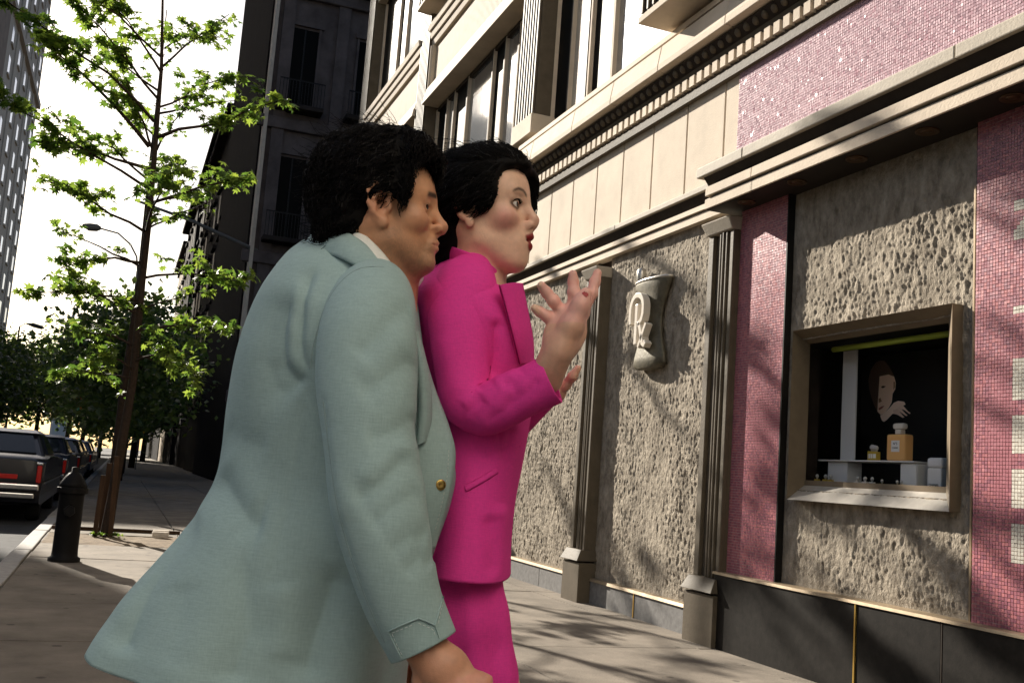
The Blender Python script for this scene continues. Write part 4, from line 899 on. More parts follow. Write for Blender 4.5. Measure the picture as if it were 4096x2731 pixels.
        acc = np.zeros((len(cells), 3)); num = np.zeros(len(cells))
        for a in range(8):
            for b_ in range(a+1, 8):
                da = np.array(cor[b_])-np.array(cor[a])
                if np.abs(da).sum() != 1: continue
                m = (val[:, a] < 0) != (val[:, b_] < 0); t = val[:, a]/(val[:, a]-val[:, b_]+1e-12)
                acc[m] += (np.array(cor[a])+t[m, None]*da); num[m] += 1
        fc = acc/num[:, None]; V = np.stack([ax[a][cells[:, a]]+fc[:, a]*(ax[a][cells[:, a]+1]-ax[a][cells[:, a]]) for a in range(3)], 1)
        F = []
        for ax in range(3):
            o1, o2 = [(1, 2), (2, 0), (0, 1)][ax]
            sl0 = [slice(None)]*3; sl1 = [slice(None)]*3; sl0[ax] = slice(0, -1); sl1[ax] = slice(1, None)
            e = np.argwhere(sg[tuple(sl0)] != sg[tuple(sl1)])
            e = e[(e[:, o1] > 0) & (e[:, o2] > 0) & (e[:, o1] < N[o1]-1) & (e[:, o2] < N[o2]-1)]
            s0 = sg[e[:, 0], e[:, 1], e[:, 2]]
            def cid(d1, d2):
                q = e.copy(); q[:, o1] -= d1; q[:, o2] -= d2; return vi[q[:, 0], q[:, 1], q[:, 2]]
            q = np.stack([cid(1, 1), cid(0, 1), cid(0, 0), cid(1, 0)], 1); q[~s0] = q[~s0][:, ::-1]; F.append(q)
        F = np.concatenate(F); F = F[(F >= 0).all(1)]
        return V, F
def npmesh(name, V, F, m, parent=None, smooth=True, col=None):
    me = bpy.data.meshes.new(name); me.vertices.add(len(V)); me.vertices.foreach_set('co', np.asarray(V, np.float32).ravel())
    F = np.asarray(F, np.int32); k = F.shape[1]; me.loops.add(F.size); me.loops.foreach_set('vertex_index', F.ravel()); me.polygons.add(len(F)); me.polygons.foreach_set('loop_start', np.arange(0, F.size, k, dtype=np.int32))
    me.update(calc_edges=True); me.validate()
    if smooth: me.polygons.foreach_set('use_smooth', [True]*len(me.polygons))
    if m is not None: me.materials.append(m)
    if col is not None:
        a = me.color_attributes.new('Col', 'FLOAT_COLOR', 'POINT'); c = np.ones((len(V), 4), np.float32); c[:, :3] = col; a.data.foreach_set('color', c.ravel())
    o = bpy.data.objects.new(name, me); link(o, parent); return o
def skin_mat(name, rough=.43, sss=.12):
    m = bpy.data.materials.new(name); m.use_nodes = True; t = m.node_tree; n = t.nodes; b = n['Principled BSDF']
    at = n.new('ShaderNodeVertexColor'); at.layer_name = 'Col'
    geo = n.new('ShaderNodeNewGeometry'); no = n.new('ShaderNodeTexNoise'); no.inputs['Scale'].default_value = 110; no.inputs['Detail'].default_value = 4; t.links.new(geo.outputs['Position'], no.inputs['Vector'])
    mr = n.new('ShaderNodeMapRange'); mr.inputs[1].default_value = .3; mr.inputs[2].default_value = .7; mr.inputs[3].default_value = .94; mr.inputs[4].default_value = 1.06; t.links.new(no.outputs['Fac'], mr.inputs[0])
    mu = n.new('ShaderNodeMix'); mu.data_type = 'RGBA'; mu.blend_type = 'MULTIPLY'; mu.inputs['Factor'].default_value = 1; t.links.new(at.outputs['Color'], mu.inputs['A']); t.links.new(mr.outputs[0], mu.inputs['B'])
    t.links.new(mu.outputs['Result'], b.inputs['Base Color']); b.inputs['Roughness'].default_value = rough; b.inputs['Specular IOR Level'].default_value = .45
    b.inputs['Subsurface Weight'].default_value = sss; b.inputs['Subsurface Radius'].default_value = (.010, .004, .0025); b.inputs['Subsurface Scale'].default_value = 1.0
    nb = n.new('ShaderNodeTexNoise'); nb.inputs['Scale'].default_value = 420; t.links.new(geo.outputs['Position'], nb.inputs['Vector']); bp = n.new('ShaderNodeBump'); bp.inputs['Strength'].default_value = .12; bp.inputs['Distance'].default_value = .003; t.links.new(nb.outputs['Fac'], bp.inputs['Height']); t.links.new(bp.outputs[0], b.inputs['Normal'])
    return m
def cloth_mat(name, col, rough=.85, weave=900, sheen=.25, var=.06):
    m = mat(name, col, rough, var, 7, 0, spec=.25); t = m.node_tree; n = t.nodes; b = n['Principled BSDF']
    tc = n.new('ShaderNodeTexCoord'); hs = []
    for sc in ((weave*.25, weave*.25, weave*1.6), (weave*1.6, weave*1.6, weave*.25)):
        mp = n.new('ShaderNodeMapping'); mp.inputs['Scale'].default_value = sc; t.links.new(tc.outputs['Object'], mp.inputs[0]); no = n.new('ShaderNodeTexNoise'); no.inputs['Scale'].default_value = 1.0; no.inputs['Detail'].default_value = 2; t.links.new(mp.outputs[0], no.inputs['Vector']); hs.append(no)
    ad = n.new('ShaderNodeMath'); ad.operation = 'ADD'; t.links.new(hs[0].outputs['Fac'], ad.inputs[0]); t.links.new(hs[1].outputs['Fac'], ad.inputs[1])
    mr = n.new('ShaderNodeMapRange'); mr.inputs[1].default_value = .6; mr.inputs[2].default_value = 1.4; mr.inputs[3].default_value = .9; mr.inputs[4].default_value = 1.09; t.links.new(ad.outputs[0], mr.inputs[0])
    mu = n.new('ShaderNodeMix'); mu.data_type = 'RGBA'; mu.blend_type = 'MULTIPLY'; mu.inputs['Factor'].default_value = 1
    src = b.inputs['Base Color'].links[0].from_socket; t.links.new(src, mu.inputs['A']); t.links.new(mr.outputs[0], mu.inputs['B']); t.links.new(mu.outputs['Result'], b.inputs['Base Color'])
    bp = n.new('ShaderNodeBump'); bp.inputs['Strength'].default_value = .18; bp.inputs['Distance'].default_value = .002; t.links.new(ad.outputs[0], bp.inputs['Height']); t.links.new(bp.outputs[0], b.inputs['Normal'])
    b.inputs['Sheen Weight'].default_value = sheen; b.inputs['Sheen Roughness'].default_value = .5; b.inputs['Sheen Tint'].default_value = (*[min(1, c*1.3) for c in col], 1)
    return m
def sm(e0, e1, x): t = np.clip((x-e0)/(e1-e0), 0, 1); return t*t*(3-2*t)
# ---------------------------------------------------------------- a head
def head(S, fr, male=True, mouth=0.0):
    A = dict(fr=fr)
    S.ell((-.008, 0, .045), (.098, .075, .088), .02, **A)
    S.ell((.046, 0, .044), (.049, .061, .060), .03, **A)
    S.ell((.040, 0, -.028), (.050, .056 if male else .051, .074), .03, **A)
    jr = .017 if male else .0140
    S.cap((.014, .047 if male else .039, -.062), (.074 if male else .067, .013, -.101), jr, jr, .03 if male else .045, sym=True, **A)
    S.cap((.012, .050 if male else .042, -.058), (0, .060, 0), .015, .014, .03, sym=True, **A)
    S.ell((.081 if male else .0775, 0, -.102), (.018 if male else .0135, .022 if male else .016, .018 if male else .0150), .018, **A)
    S.ell((.060, .043, -.014), (.024, .019, .018), .022, sym=True, **A)
    br = .0095 if male else .0065
    S.cap((.086, 0, .034), (.074, .040, .037), br, br, .016, sym=True, **A)
    S.ell((.098, .031, .013), (.018, .019, .014), .018, op=-1, sym=True, **A)           # eye sockets
    S.ell((.0745, .031, .014), (.0136, .0145, .0136), .005, sym=True, **A)               # lids
    S.ell((.0895, .0325, .0135), (.012, .0125 if male else .0145, .0040 if male else .0041), .003, op=-1, sym=True, **A)  # eye opening
    S.cap((.0875, .016, .0245), (.078, .046, .023), .0042, .003, .006, sym=True, **A)     # upper lid fold
    # nose
    tipx, tipz = (.1175, -.017) if male else (.1155, -.014)
    S.cap((.0885, 0, .027), (tipx-.006, 0, tipz+.007), .0072, .0085, .014, **A)
    S.ell((tipx-.004, 0, tipz), (.0108, .0098, .0098) if male else (.0088, .0082, .0080), .008, **A)
    S.ell((.1015, .0128 if male else .0108, -.0225), (.0115, .0075, .0088) if male else (.0098, .0062, .0074), .007, sym=True, **A)
    S.cap((tipx-.004, 0, tipz-.008), (.0965, 0, -.034), .0058, .006, .006, **A)
    S.ell((.1065, .0075, -.0300), (.0062, .0032, .0035), .003, op=-1, sym=True, **A)
    # muzzle, lips
    S.ell((.082 if male else .0785, 0, -.058), (.021, .030, .028) if male else (.020, .026, .027), .018 if male else .03, **A)
    if male:
        for q_ in ((.024, .006), (.018, .002), (.012, -.004)): S.cap((.060, .0500, q_[1]+.010), (.046, .0560, q_[0]), .0012, .0010, .006, op=-1, sym=True, **A)   # crow's feet
        S.chain([(.088, .018, .002), (.082, .030, -.003), (.074, .040, .001)], [.0016, .0020, .0012], .008, op=-1, sym=True, **A)   # eye bag
        S.cap((.1015, 0, -.0520), (.088, .023, -.0585), .0052, .0028, .006, sym=True, **A)
        S.cap((.0995, 0, -.0655), (.087, .022, -.0600), .0064, .0028, .006, sym=True, **A)
        S.cap((.1090, 0, -.0590), (.0925, .0235, -.0600), .0016, .0010, .003, op=-1, sym=True, **A)
        S.chain([(.1010, .0185, -.027), (.0925, .0315, -.047), (.0855, .0360, -.064), (.0835, .0360, -.078)], [.0024, .0032, .0030, .0018], .010, op=-1, sym=True, **A)
    else:
        S.cap((.1008, 0, -.0465), (.0845, .0230, -.0545), .0080, .0038, .006, sym=True, **A)
        S.cap((.0970, 0, -.0678), (.0832, .0215, -.0595), .0090, .0042, .006, sym=True, **A)
        S.cap((.1125, 0, -.0568), (.0865, .0205, -.0570), .0034, .0018, .003, op=-1, sym=True, **A)
    # ears
    tilt = rotm(0, -14, 0)
    flare = np.array(Matrix.Rotation(math.radians(-24), 3, 'Z')) @ tilt
    E_ = .009
    def ex(q): return (q[0]+E_, q[1] if male else .074+(q[1]-.074)*.62, q[2])
    S.ell(ex((-.011, .0815, .006)), (.020, .0050, .032), .005, sym=True, rot=flare, **A)
    pts = [(.009, .075, .008), (.008, .078, .026), (-.003, .086, .040), (-.019, .093, .040), (-.031, .098, .024), (-.031, .096, .004), (-.020, .089, -.014), (-.008, .083, -.024)]
    S.chain([ex(q) for q in pts], [.0036, .004, .0046, .0048, .0048, .0046, .0044, .005], .003, sym=True, **A)
    S.ell(ex((-.0035, .0815, -.0295)), (.0092, .0062, .0115), .005, sym=True, **A)
    S.ell(ex((-.005, .0915, .002)), (.0130, .0165, .0170), .003, op=-1, sym=True, rot=flare, **A)
    S.chain([ex(q) for q in [(-.010, .087, .028), (-.021, .091, .013), (-.017, .088, -.006)]], [.0030, .0036, .0030], .003, sym=True, **A)
    S.ell(ex((.0065, .0765, -.001)), (.0045, .0050, .0075), .004, sym=True, **A)
    return S
def head_colour(L, male, base):
    """base skin colour with lips, flush, stubble, brows; L = head-local points"""
    x, y, z = L[:, 0], np.abs(L[:, 1]), L[:, 2]; n = len(L); c = np.tile(np.array(base, float), (n, 1))
    def mixc(mask, col): c[:] = c*(1-mask[:, None])+np.array(col)*mask[:, None]
    onf = (x > .03) & (x < .14) & (z > -.14) & (z < .12)
    flush = np.exp(-(((x-.112)/.02)**2+(y/.02)**2+((z+.018)/.018)**2)); mixc(.40*flush, (.52, .20, .13))
    ear = np.exp(-(((x+.01)/.03)**2+((z-.0)/.04)**2))*sm(.068, .078, y); mixc(.45*ear, (.52, .21, .14))
    if male:
        ck = np.exp(-(((x-.075)/.03)**2+((z+.015)/.03)**2))*sm(.02, .04, y); mixc(.35*ck, (.50, .21, .13))
        st = sm(-.028, -.055, z-.012*np.sin(x*60))*sm(-.03, .02, x)*sm(-.16, -.11, z); st = st*(1-.75*np.exp(-((z+.045)/.02)**2)*sm(.03, .05, x)*(1-sm(.085, .095, x)))
        lip0 = np.exp(-(((z+.0590)/.009)**2))*sm(.085, .095, x)*(1-sm(.020, .026, y))
        spk = .55+.9*vnoise(L[:, 0]*700, L[:, 1]*700, L[:, 2]*700); mixc(np.clip(.46*st*(1-lip0)*spk, 0, .8), (.20, .13, .09)); mixc(.55*lip0, (.42, .17, .13))
        sb = np.exp(-(((x-.028)/.012)**2+((z+.0)/.022)**2))*sm(.05, .06, y); mixc(.6*sb, (.10, .075, .06))
        bx = (z-.0375-.004*np.clip((.03-y)/.03, -1, 1)); brow = np.exp(-(bx/.0048)**4)*sm(.060, .070, x)*(1-sm(.045, .052, y))*sm(.006, .012, y); mixc(.92*brow, (.02, .014, .01))
    else:
        bl = np.exp(-(((x-.070)/.026)**2+((z+.016)/.020)**2))*sm(.018, .036, y); mixc(.48*bl, (.62, .17, .17))
        d1 = Sdf(); d1.cap((.1008, 0, -.0465), (.0845, .0230, -.0545), .0080, .0038, .002, sym=True); d1.cap((.0970, 0, -.0678), (.0832, .0215, -.0595), .0090, .0042, .002, sym=True)
        lp = np.zeros(n); m = (x > .08) & (z < -.030) & (z > -.09); lp[m] = 1-sm(.0018, .0036, d1.eval(L[m])); mixc(lp, (.25, .018, .020))
        bz = .0395-.010*np.clip((y-.030)/.022, -1, 1)**2+.004*np.clip((y-.012)/.03, 0, 1); brow = np.exp(-((z-bz)/.0030)**4)*sm(.056, .066, x)*(1-sm(.047, .053, y))*sm(.010, .016, y); mixc(.9*brow, (.04, .022, .016))
        sh = np.exp(-(((y-.033)/.016)**2+((z-.023)/.006)**2))*sm(.065, .072, x); mixc(.35*sh, (.20, .12, .10))
    er = np.exp(-((np.sqrt(((y-.0325)/.0135)**2+((z-.0135)/(.0062 if male else .0078))**2)-1.0)/.22)**2)*sm(.070, .076, x); mixc((.25 if male else .92)*er, (.07, .04, .03) if male else (.015, .010, .009))
    return c
def eyeballs(parent, fr, name, look, iris=(.03, .015, .008)):
    """two eyes as sub-meshes: white, iris and pupil in vertex colours"""
    for s in (1, -1):
        nu, nv = 20, 28; u = np.linspace(0, math.pi, nu); v = np.linspace(0, 2*math.pi, nv, endpoint=False); U, Vv = np.meshgrid(u, v, indexing='ij')
        D = np.stack([np.cos(U), np.sin(U)*np.cos(Vv), np.sin(U)*np.sin(Vv)], -1).reshape(-1, 3); ang = U.ravel()
        col = np.where((ang < .25)[:, None], np.array([.003]*3), np.where((ang < .60)[:, None], np.array(iris), np.array([.72, .70, .68])))
        R = rotm(look[0], look[1]); P = (D*.0119) @ R.T + np.array([.0752, s*.0315, .0138])
        F = [(i*nv+j, i*nv+(j+1) % nv, (i+1)*nv+(j+1) % nv, (i+1)*nv+j) for i in range(nu-1) for j in range(nv)]
        npmesh(name, fr.fwd(P), F, EYE_M, parent, True, col)
EYE_M = skin_mat('eye_surface', .08, 0.0)
def brush(bundle, root, path, r0, n=5):
    """one lock: three-sided tapering tube"""
    bundle.tube(path, [r0*(1-.85*(i/(len(path)-1))**1.5) for i in range(len(path))], 3, False)
def loft_grid(rows):   # rows: list of (n,3) closed rings
    A = np.array(rows); k, n = A.shape[:2]; idx = np.arange(k*n).reshape(k, n); nx_ = np.roll(idx, -1, 1)
    F = np.stack([idx[:-1], nx_[:-1], nx_[1:], idx[1:]], -1).reshape(-1, 4); return A, F
def ring_normals(A):
    du = np.roll(A, -1, 1)-np.roll(A, 1, 1); dv = np.gradient(A, axis=0); N = np.cross(du, dv); return N/(np.linalg.norm(N, axis=2, keepdims=True)+1e-9)
def poly_dist(P, line):
    """distance of 2d points to a polyline, and the parameter along it"""
    line = np.array(line, float); best = np.full(len(P), 9.0); tt = np.zeros(len(P)); n = len(line)-1
    for i in range(n):
        a, b_ = line[i], line[i+1]; ab = b_-a; h = np.clip(((P-a) @ ab)/(ab @ ab+1e-12), 0, 1); d = np.linalg.norm(P-a-h[:, None]*ab, axis=1); m = d < best; best[m] = d[m]; tt[m] = (i+h[m])/n
    return best, tt
def folds(A, N, specs, ymax=None, gain=1.0):
    """specs: (polyline of (x,z), width, depth): ridges (+) and creases (-) with soft ends"""
    P = A[..., [0, 2]].reshape(-1, 2); off = np.zeros(len(P))
    for line, wd_, dp in specs:
        d, t = poly_dist(P, [(q[0], q[-1]) for q in line]); ends = sm(0, .18, t)*sm(0, .18, 1-t) if wd_ > .006 else 1.0
        off += dp*np.exp(-(d/wd_)**(1.45 if dp < 0 else 2))*ends
    if ymax is not None: off *= (A[..., 1].reshape(-1) < ymax)
    return A+N*(gain*off).reshape(A.shape[:2])[..., None]
def catmull(pts, n):
    pts = np.array(pts, float); k = len(pts); u = np.linspace(0, k-1, n); i = np.clip(np.floor(u).astype(int), 0, k-2); t = (u-i)[:, None]
    p0, p1, p2, p3 = pts[np.clip(i-1, 0, k-1)], pts[i], pts[i+1], pts[np.clip(i+2, 0, k-1)]
    return .5*((2*p1)+(-p0+p2)*t+(2*p0-5*p1+4*p2-p3)*t*t+(-p0+3*p1-3*p2+p3)*t**3)
def tube_rings(pts, rad, n_len, n_ring, flat=1.0, twist=(0, -1, 0), squ=2.0):
    C_ = catmull(pts, n_len); r = catmull(np.array(rad, float)[:, None] if np.ndim(rad) == 1 else rad, n_len); rows = []
    T = np.gradient(C_, axis=0); T /= np.linalg.norm(T, axis=1, keepdims=True); ref = np.array(twist, float)
    th = np.linspace(0, 2*math.pi, n_ring, endpoint=False)
    for i in range(n_len):
        b_ = ref-T[i]*(ref @ T[i]); b_ /= np.linalg.norm(b_); a = np.cross(b_, T[i]); ra = r[i][0]; rb = r[i][-1]*flat
        rows.append(C_[i]+np.outer(np.cos(th)*ra, a)+np.outer(np.sin(th)*rb, b_))
    return np.array(rows)
def cloth_obj(name, A, m, parent, thick=.004, closed_top=False):
    k, n = A.shape[:2]; idx = np.arange(k*n).reshape(k, n); nx_ = np.roll(idx, -1, 1); F = np.stack([idx[:-1], nx_[:-1], nx_[1:], idx[1:]], -1).reshape(-1, 4)
    o = npmesh(name, A.reshape(-1, 3), F, m, parent); md = o.modifiers.new('cloth', 'SOLIDIFY'); md.thickness = thick; md.offset = -1; return o

# the distant pedestrian, one small body with clothes on it
q = Sdf(); q.ell((0, 0, 1.58), (.09, .08, .12), .03); q.cap((0, 0, 1.45), (0, 0, .95), .15, .13, .05)
for s_ in (-1, 1): q.chain([(s_*.09, 0, .92), (s_*.11, s_*.12, .5), (s_*.11, s_*.2, .06)], [.09, .07, .05], .03); q.chain([(s_*.17, 0, 1.40), (s_*.24, .02, 1.12), (s_*.22, -.1, .9)], [.055, .045, .035], .03)
vq, fq = q.mesh((-.35, -.35, 0), (.35, .35, 1.8), .03); cq = np.where((vq[:, 2] > 1.48)[:, None], np.array((.3, .18, .12)), np.where((vq[:, 2] > .95)[:, None], np.array((.25, .03, .10)), np.array((.015, .014, .02))))
if fpd: npmesh("body", vq, fq, skin_mat('pedestrian_cloth', .8, 0), fpd, True, cq)
STAGE = -math.radians(20.4)
def person(label, x0, y0):
    c, s = math.cos(STAGE), math.sin(STAGE)
    return thing('person', label, 'person', (x0*c-y0*s, x0*s+y0*c, 0), None, STAGE)
def settle(root, x0, y0):
    for ch in root.children: ch.location = (-x0, -y0, 0)
def smooth_ring(th, ex=2.4):
    c, s = np.cos(th), np.sin(th); return np.sign(c)*np.abs(c)**(2/ex), np.sign(s)*np.abs(s)**(2/ex)
SKIN_M = skin_mat('skin_tanned'); SKIN_W = skin_mat('skin_fair')
HAIR = mat('black_hair', (0.0045, 0.0036, 0.0034), .62, .3, 60, spec=.10, stretch=(1, 1, .3))
HAIR2 = mat('hair_sheen', (0.012, 0.009, 0.008), .38, .3, 60, spec=.4)  # lighter, glossier locks; highlights put into the hair colour
BLUE = cloth_mat('pale_blue_suiting', (0.335, 0.455, 0.450), .8, 230, .25)
PINK = cloth_mat('fuchsia_crepe', (0.80, 0.05, 0.34), .8, 300, .3, .04)
SHIRT = cloth_mat('white_shirting', (0.80, 0.80, 0.75), .8, 900, .2, .03)
SHOE = mat('shoe_leather', (0.03, 0.02, 0.015), .35)
THREAD = mat('pale_thread', (0.62, 0.68, 0.66), .8); THREAD_P = mat('pink_seam', (0.28, 0.008, 0.09), .8); SEAM_B = mat('blue_seam', (0.27, 0.35, 0.34), .9)
GOLD = mat('gold_button', (0.75, 0.52, 0.16), .25, metal=1.0)
def seam(name, pts, r, m, parent, n=4): return MB().tube([tuple(p) for p in catmull(pts, max(8, 3*len(pts)))], r, n, False).build(name, m, parent, True)
def on_surface(A, pts, lift=.0015):
    """pull stage points onto the near side of a cloth grid"""
    V = A.reshape(-1, 3); out = []
    for p in catmull(pts, max(10, 5*len(pts))):
        d = (V[:, 0]-p[0])**2+(V[:, 2]-p[2])**2; k = np.argsort(d)[:60]; k = k[V[k, 1] < V[k, 1].min()+.03]; w = 1/(d[k]+1e-6); q = (V[k]*w[:, None]).sum(0)/w.sum(); out.append((p[0], q[1]-lift, p[2]))
    return out
def stitches(name, pts, r_, m, parent, step=.007, duty=.6):
    P = np.array(pts); L = np.r_[0, np.cumsum(np.linalg.norm(np.diff(P, axis=0), axis=1))]; b = MB(); s = 0
    while s < L[-1]-step:
        seg = [[np.interp(q, L, P[:, k]) for k in range(3)] for q in (s, s+step*duty)]; b.tube(seg, r_*.65, 4); s += step
    return b.build(name, m, parent)
# ================================================================ THE MAN
MX, MY = 0.02, 1.86
man = person('man in a pale blue suit jacket leaning in close behind the woman, seen from behind', MX, MY)
e = (-0.2436, 1.6850, 1.5331); HM = Frame(rotm(5, 4, 0), (e[0], 1.755, e[2]), .935, .80)
S = Sdf(); head(S, HM, True)
nk = (-0.2870, 1.8000, 1.4220); ch = (-0.2846, 1.8000, 1.3005); hp = (-0.2724, 1.8000, 0.8478)
nk = (nk[0], 1.80, nk[2]); ch = (ch[0], 1.83, ch[2]); hp = (hp[0], 1.84, hp[2]); hz = .86
a0 = HM.fwd((-.028, 0, -.035)); S.cap(a0, nk, .057, .064, .035)
S.cap(HM.fwd((.016, 0, -.075)), (-0.2187, 1.7900, 1.4207), .032, .040, .04)
S.cap(HM.fwd((-.022, -.052, -.03)), (-0.2161, 1.7400, 1.4027), .016, .016, .03)
S.ell((ch[0]-.03, ch[1], ch[2]-.03), (.10, .145, .18), .06); S.cap(ch, (hp[0], hp[1], 1.0), .12, .115, .08); S.ell((hp[0]+.01, hp[1], .93), (.12, .15, .11), .06)
sh = (-0.2565, 1.6800, 1.3675); el = (-0.2012, 1.5750, 1.0904); wr = (-0.0955, 1.5650, 0.8401)
S.cap(nk, sh, .05, .05, .05); S.cap(sh, el, .050, .040, .03); S.cap(el, wr, .040, .026, .02)
shl = (ch[0]+.02, 2.02, sh[2]); ell_ = (shl[0]-.02, 2.06, shl[2]-.29); wrl = (ell_[0]+.10, 2.03, ell_[2]-.24)
S.cap(nk, shl, .05, .05, .05); S.cap(shl, ell_, .05, .04, .03); S.cap(ell_, wrl, .04, .027, .02)
for s_ in (-1, 1):
    kx = hp[0]+.03+.05*s_; S.cap((hp[0], hp[1]+s_*.085, .88), (kx, hp[1]+s_*.09, .47), .080, .055, .04); S.cap((kx, hp[1]+s_*.09, .47), (kx-.03, hp[1]+s_*.095, .07), .055, .036, .02); S.cap((kx-.04, hp[1]+s_*.095, .045), (kx+.13, hp[1]+s_*.11, .03), .036, .028, .02)
# right hand: relaxed fist below the cuff
pl = (-0.0670, 1.5550, 0.8170); kn = (-0.0353, 1.5450, 0.7927)
S.cap(wr, pl, .027, .030, .02); S.ell((-0.0590, 1.5550, 0.8086), (.040, .024, .036), .018, rot=rotm(0, -45, 0))
fk = [(-0.0558, 1.5350, 0.7827), (-0.0360, 1.5300, 0.7869), (-0.0185, 1.5350, 0.7924), (-0.0049, 1.5450, 0.8019)]; f2 = [(-0.0503, 1.5500, 0.7501), (-0.0287, 1.5500, 0.7534), (-0.0111, 1.5550, 0.7606), (0.0018, 1.5650, 0.7718)]; f3 = [(-0.0659, 1.5900, 0.7329), (-0.0436, 1.5900, 0.7345), (-0.0254, 1.5900, 0.7412), (-0.0097, 1.5950, 0.7538)]
for q_ in fk: S.ell(q_, (.0128, .0120, .0122), .006)
for i in range(4): S.cap(pl, fk[i], .013, .0112, .010); S.cap(fk[i], f2[i], .0105, .0098, .004); S.cap(f2[i], f3[i], .0098, .009, .004)
S.chain([(-0.0983, 1.5750, 0.8202), (-0.0947, 1.5650, 0.7864), (-0.0808, 1.5600, 0.7564), (-0.0647, 1.5600, 0.7398)], [.015, .0135, .011, .009], .012)
# left hand hanging on the far side
S.cap(wrl, (wrl[0]+.03, wrl[1], wrl[2]-.09), .026, .03, .02)
for i in range(4): S.chain([(wrl[0]+.01+.016*i, wrl[1]-.005, wrl[2]-.09), (wrl[0]+.02+.018*i, wrl[1]-.015, wrl[2]-.14), (wrl[0]+.015+.018*i, wrl[1]-.035, wrl[2]-.165)], [.0105, .0095, .008], .006)
S.chain([(wrl[0]+.04, wrl[1]-.01, wrl[2]-.03), (wrl[0]+.075, wrl[1]-.02, wrl[2]-.07), (wrl[0]+.085, wrl[1]-.03, wrl[2]-.11)], [.013, .011, .009], .01)
V, F = S.mesh((-.42, 1.46, 0), (.22, 2.2, 1.86), .009, None, [[(-.27, -.03, .0024)], [(1.49, 1.62, .003), (1.66, 1.86, .0024)], [(.62, .80, .003), (1.46, 1.74, .0024)]])
L = HM.inv(V); base = np.array((.66, .335, .185)); col = np.tile(base, (len(V), 1)); hm_ = (L[:, 2] > -.17) & (np.abs(L[:, 1]) < .13) & (np.abs(L[:, 0]) < .2); col[hm_] = head_colour(L[hm_], True, base)
hd = (V[:, 2] < .95) & (V[:, 1] < 1.7); dk = np.min([np.linalg.norm(V-np.array(f), axis=1) for f in fk], 0); col[hd] = (.62, .31, .19); mk = hd & (dk < .022); col[mk] = (.66, .30, .20)
mb = npmesh('body', V, F, SKIN_M, man, True, col)
eyeballs(man, HM, 'eye', (-34, -2))
# hair: volume + locks
H = Sdf(); A_ = dict(fr=HM)
H.ell((-.016, 0, .062), (.122, .093, .114), .03, **A_); H.ell((.040, 0, .098), (.062, .072, .068), .03, **A_); H.ell((-.055, 0, -.005), (.066, .080, .070), .03, **A_); H.cap((-.07, .0, -.03), (-.072, 0, -.065), .050, .046, .03, **A_)
H.ell((-.03, .068, .035), (.05, .026, .032), .02, sym=True, **A_); H.cap((.030, .066, .052), (.026, .068, .020), .014, .008, .012, sym=True, **A_); H.ell((.088, -.012, .105), (.026, .044, .020), .02, **A_); H.ell((.05, -.055, .075), (.034, .016, .026), .02, **A_)
H.ell((.098, -.030, .033), (.062, .055, .050), .02, op=-1, **A_); H.ell((.098, .030, .033), (.062, .055, .050), .02, op=-1, **A_); H.ell((.004, .092, -.010), (.030, .036, .038), .010, op=-1, sym=True, **A_); H.ell((.098, -.045, .072), (.046, .040, .038), .012, op=-1, **A_); H.ell((.05, .08, -.06), (.06, .04, .07), .02, op=-1, sym=True, **A_)
def curl(P, s=1.0): return .0095*(fbm(P[:, 0]*40*s, P[:, 1]*40*s, P[:, 2]*40*s, 4)-.5)*2
Vh, Fh = H.mesh(HM.fwd((0, 0, .02))-.2, HM.fwd((0, 0, .02))+.2, .0045, curl)
hair = npmesh('hair', Vh, Fh, HAIR, man)
def locks(V_, n, fr, flow, r0, length, seed, keep=None):
    rr = np.random.default_rng(seed); b = MB(); me_ = V_.mean(0)
    for i in rr.integers(0, len(V_), n):
        p = V_[i]; out = p-fr.fwd((-.01, 0, .03)); out /= np.linalg.norm(out)+1e-9; l = fr.inv(p[None])[0]
        if keep is not None and not keep(l): continue
        d = np.array(flow(l)) @ fr.R.T; d = d-out*(d @ out)*.8; d /= np.linalg.norm(d)+1e-9; sd = np.cross(out, d); ph = rr.uniform(0, 6.28); am = rr.uniform(.002, .006); ln = length*rr.uniform(.5, 1.2); pts = []
        for q in range(6):
            t = q/5; pts.append(p-out*.003*(1-t)+d*ln*t+out*(.006*math.sin(t*math.pi)*rr.uniform(.4, 1.5)-.004*t)+sd*am*math.sin(ph+t*5))
        b.tube(pts, [r0*(1-.8*t**1.6) for t in np.linspace(0, 1, 6)], 3, False)
    return b
def flow_m(l): return (-.55-l[0]*3, .0, -.55-l[2]*2) if l[0] < .03 else (.25-l[0]*4, -.2, -.25)
locks(Vh, 6500, HM, flow_m, .0012, .034, 5, lambda l: not (l[0] > -.03 and l[2] < .018) and not (l[0] > .06 and l[2] < .085)).build('hair_locks', HAIR, hair, True)
def flyaways(V_, fr, n, ln, seed, parent):
    rr = np.random.default_rng(seed); b = MB()
    for i in rr.integers(0, len(V_), n):
        p = V_[i]; l = fr.inv(p[None])[0]
        if l[2] < .03 and l[0] > -.04: continue
        out = p-fr.fwd((-.01, 0, .03)); out /= np.linalg.norm(out); d = np.array([-.8, rr.normal(0, .3), rr.normal(.1, .4)]) @ fr.R.T; q = [p, p+out*ln*.35+d*ln*.3*rr.uniform(.5, 1), p+out*ln*.45*rr.uniform(.3, 1.1)+d*ln*rr.uniform(.5, 1)]
        b.tube(catmull(q, 6), .00045, 3, False)
    b.build('hair_strands', HAIR, parent, True)
flyaways(Vh, HM, 700, .03, 8, hair)
locks(Vh, 900, HM, flow_m, .0009, .032, 15, lambda l: not (l[0] > -.03 and l[2] < .018) and not (l[0] > .06 and l[2] < .085)).build('hair_locks', HAIR2, hair, True)
b = MB(); rr = np.random.default_rng(2)
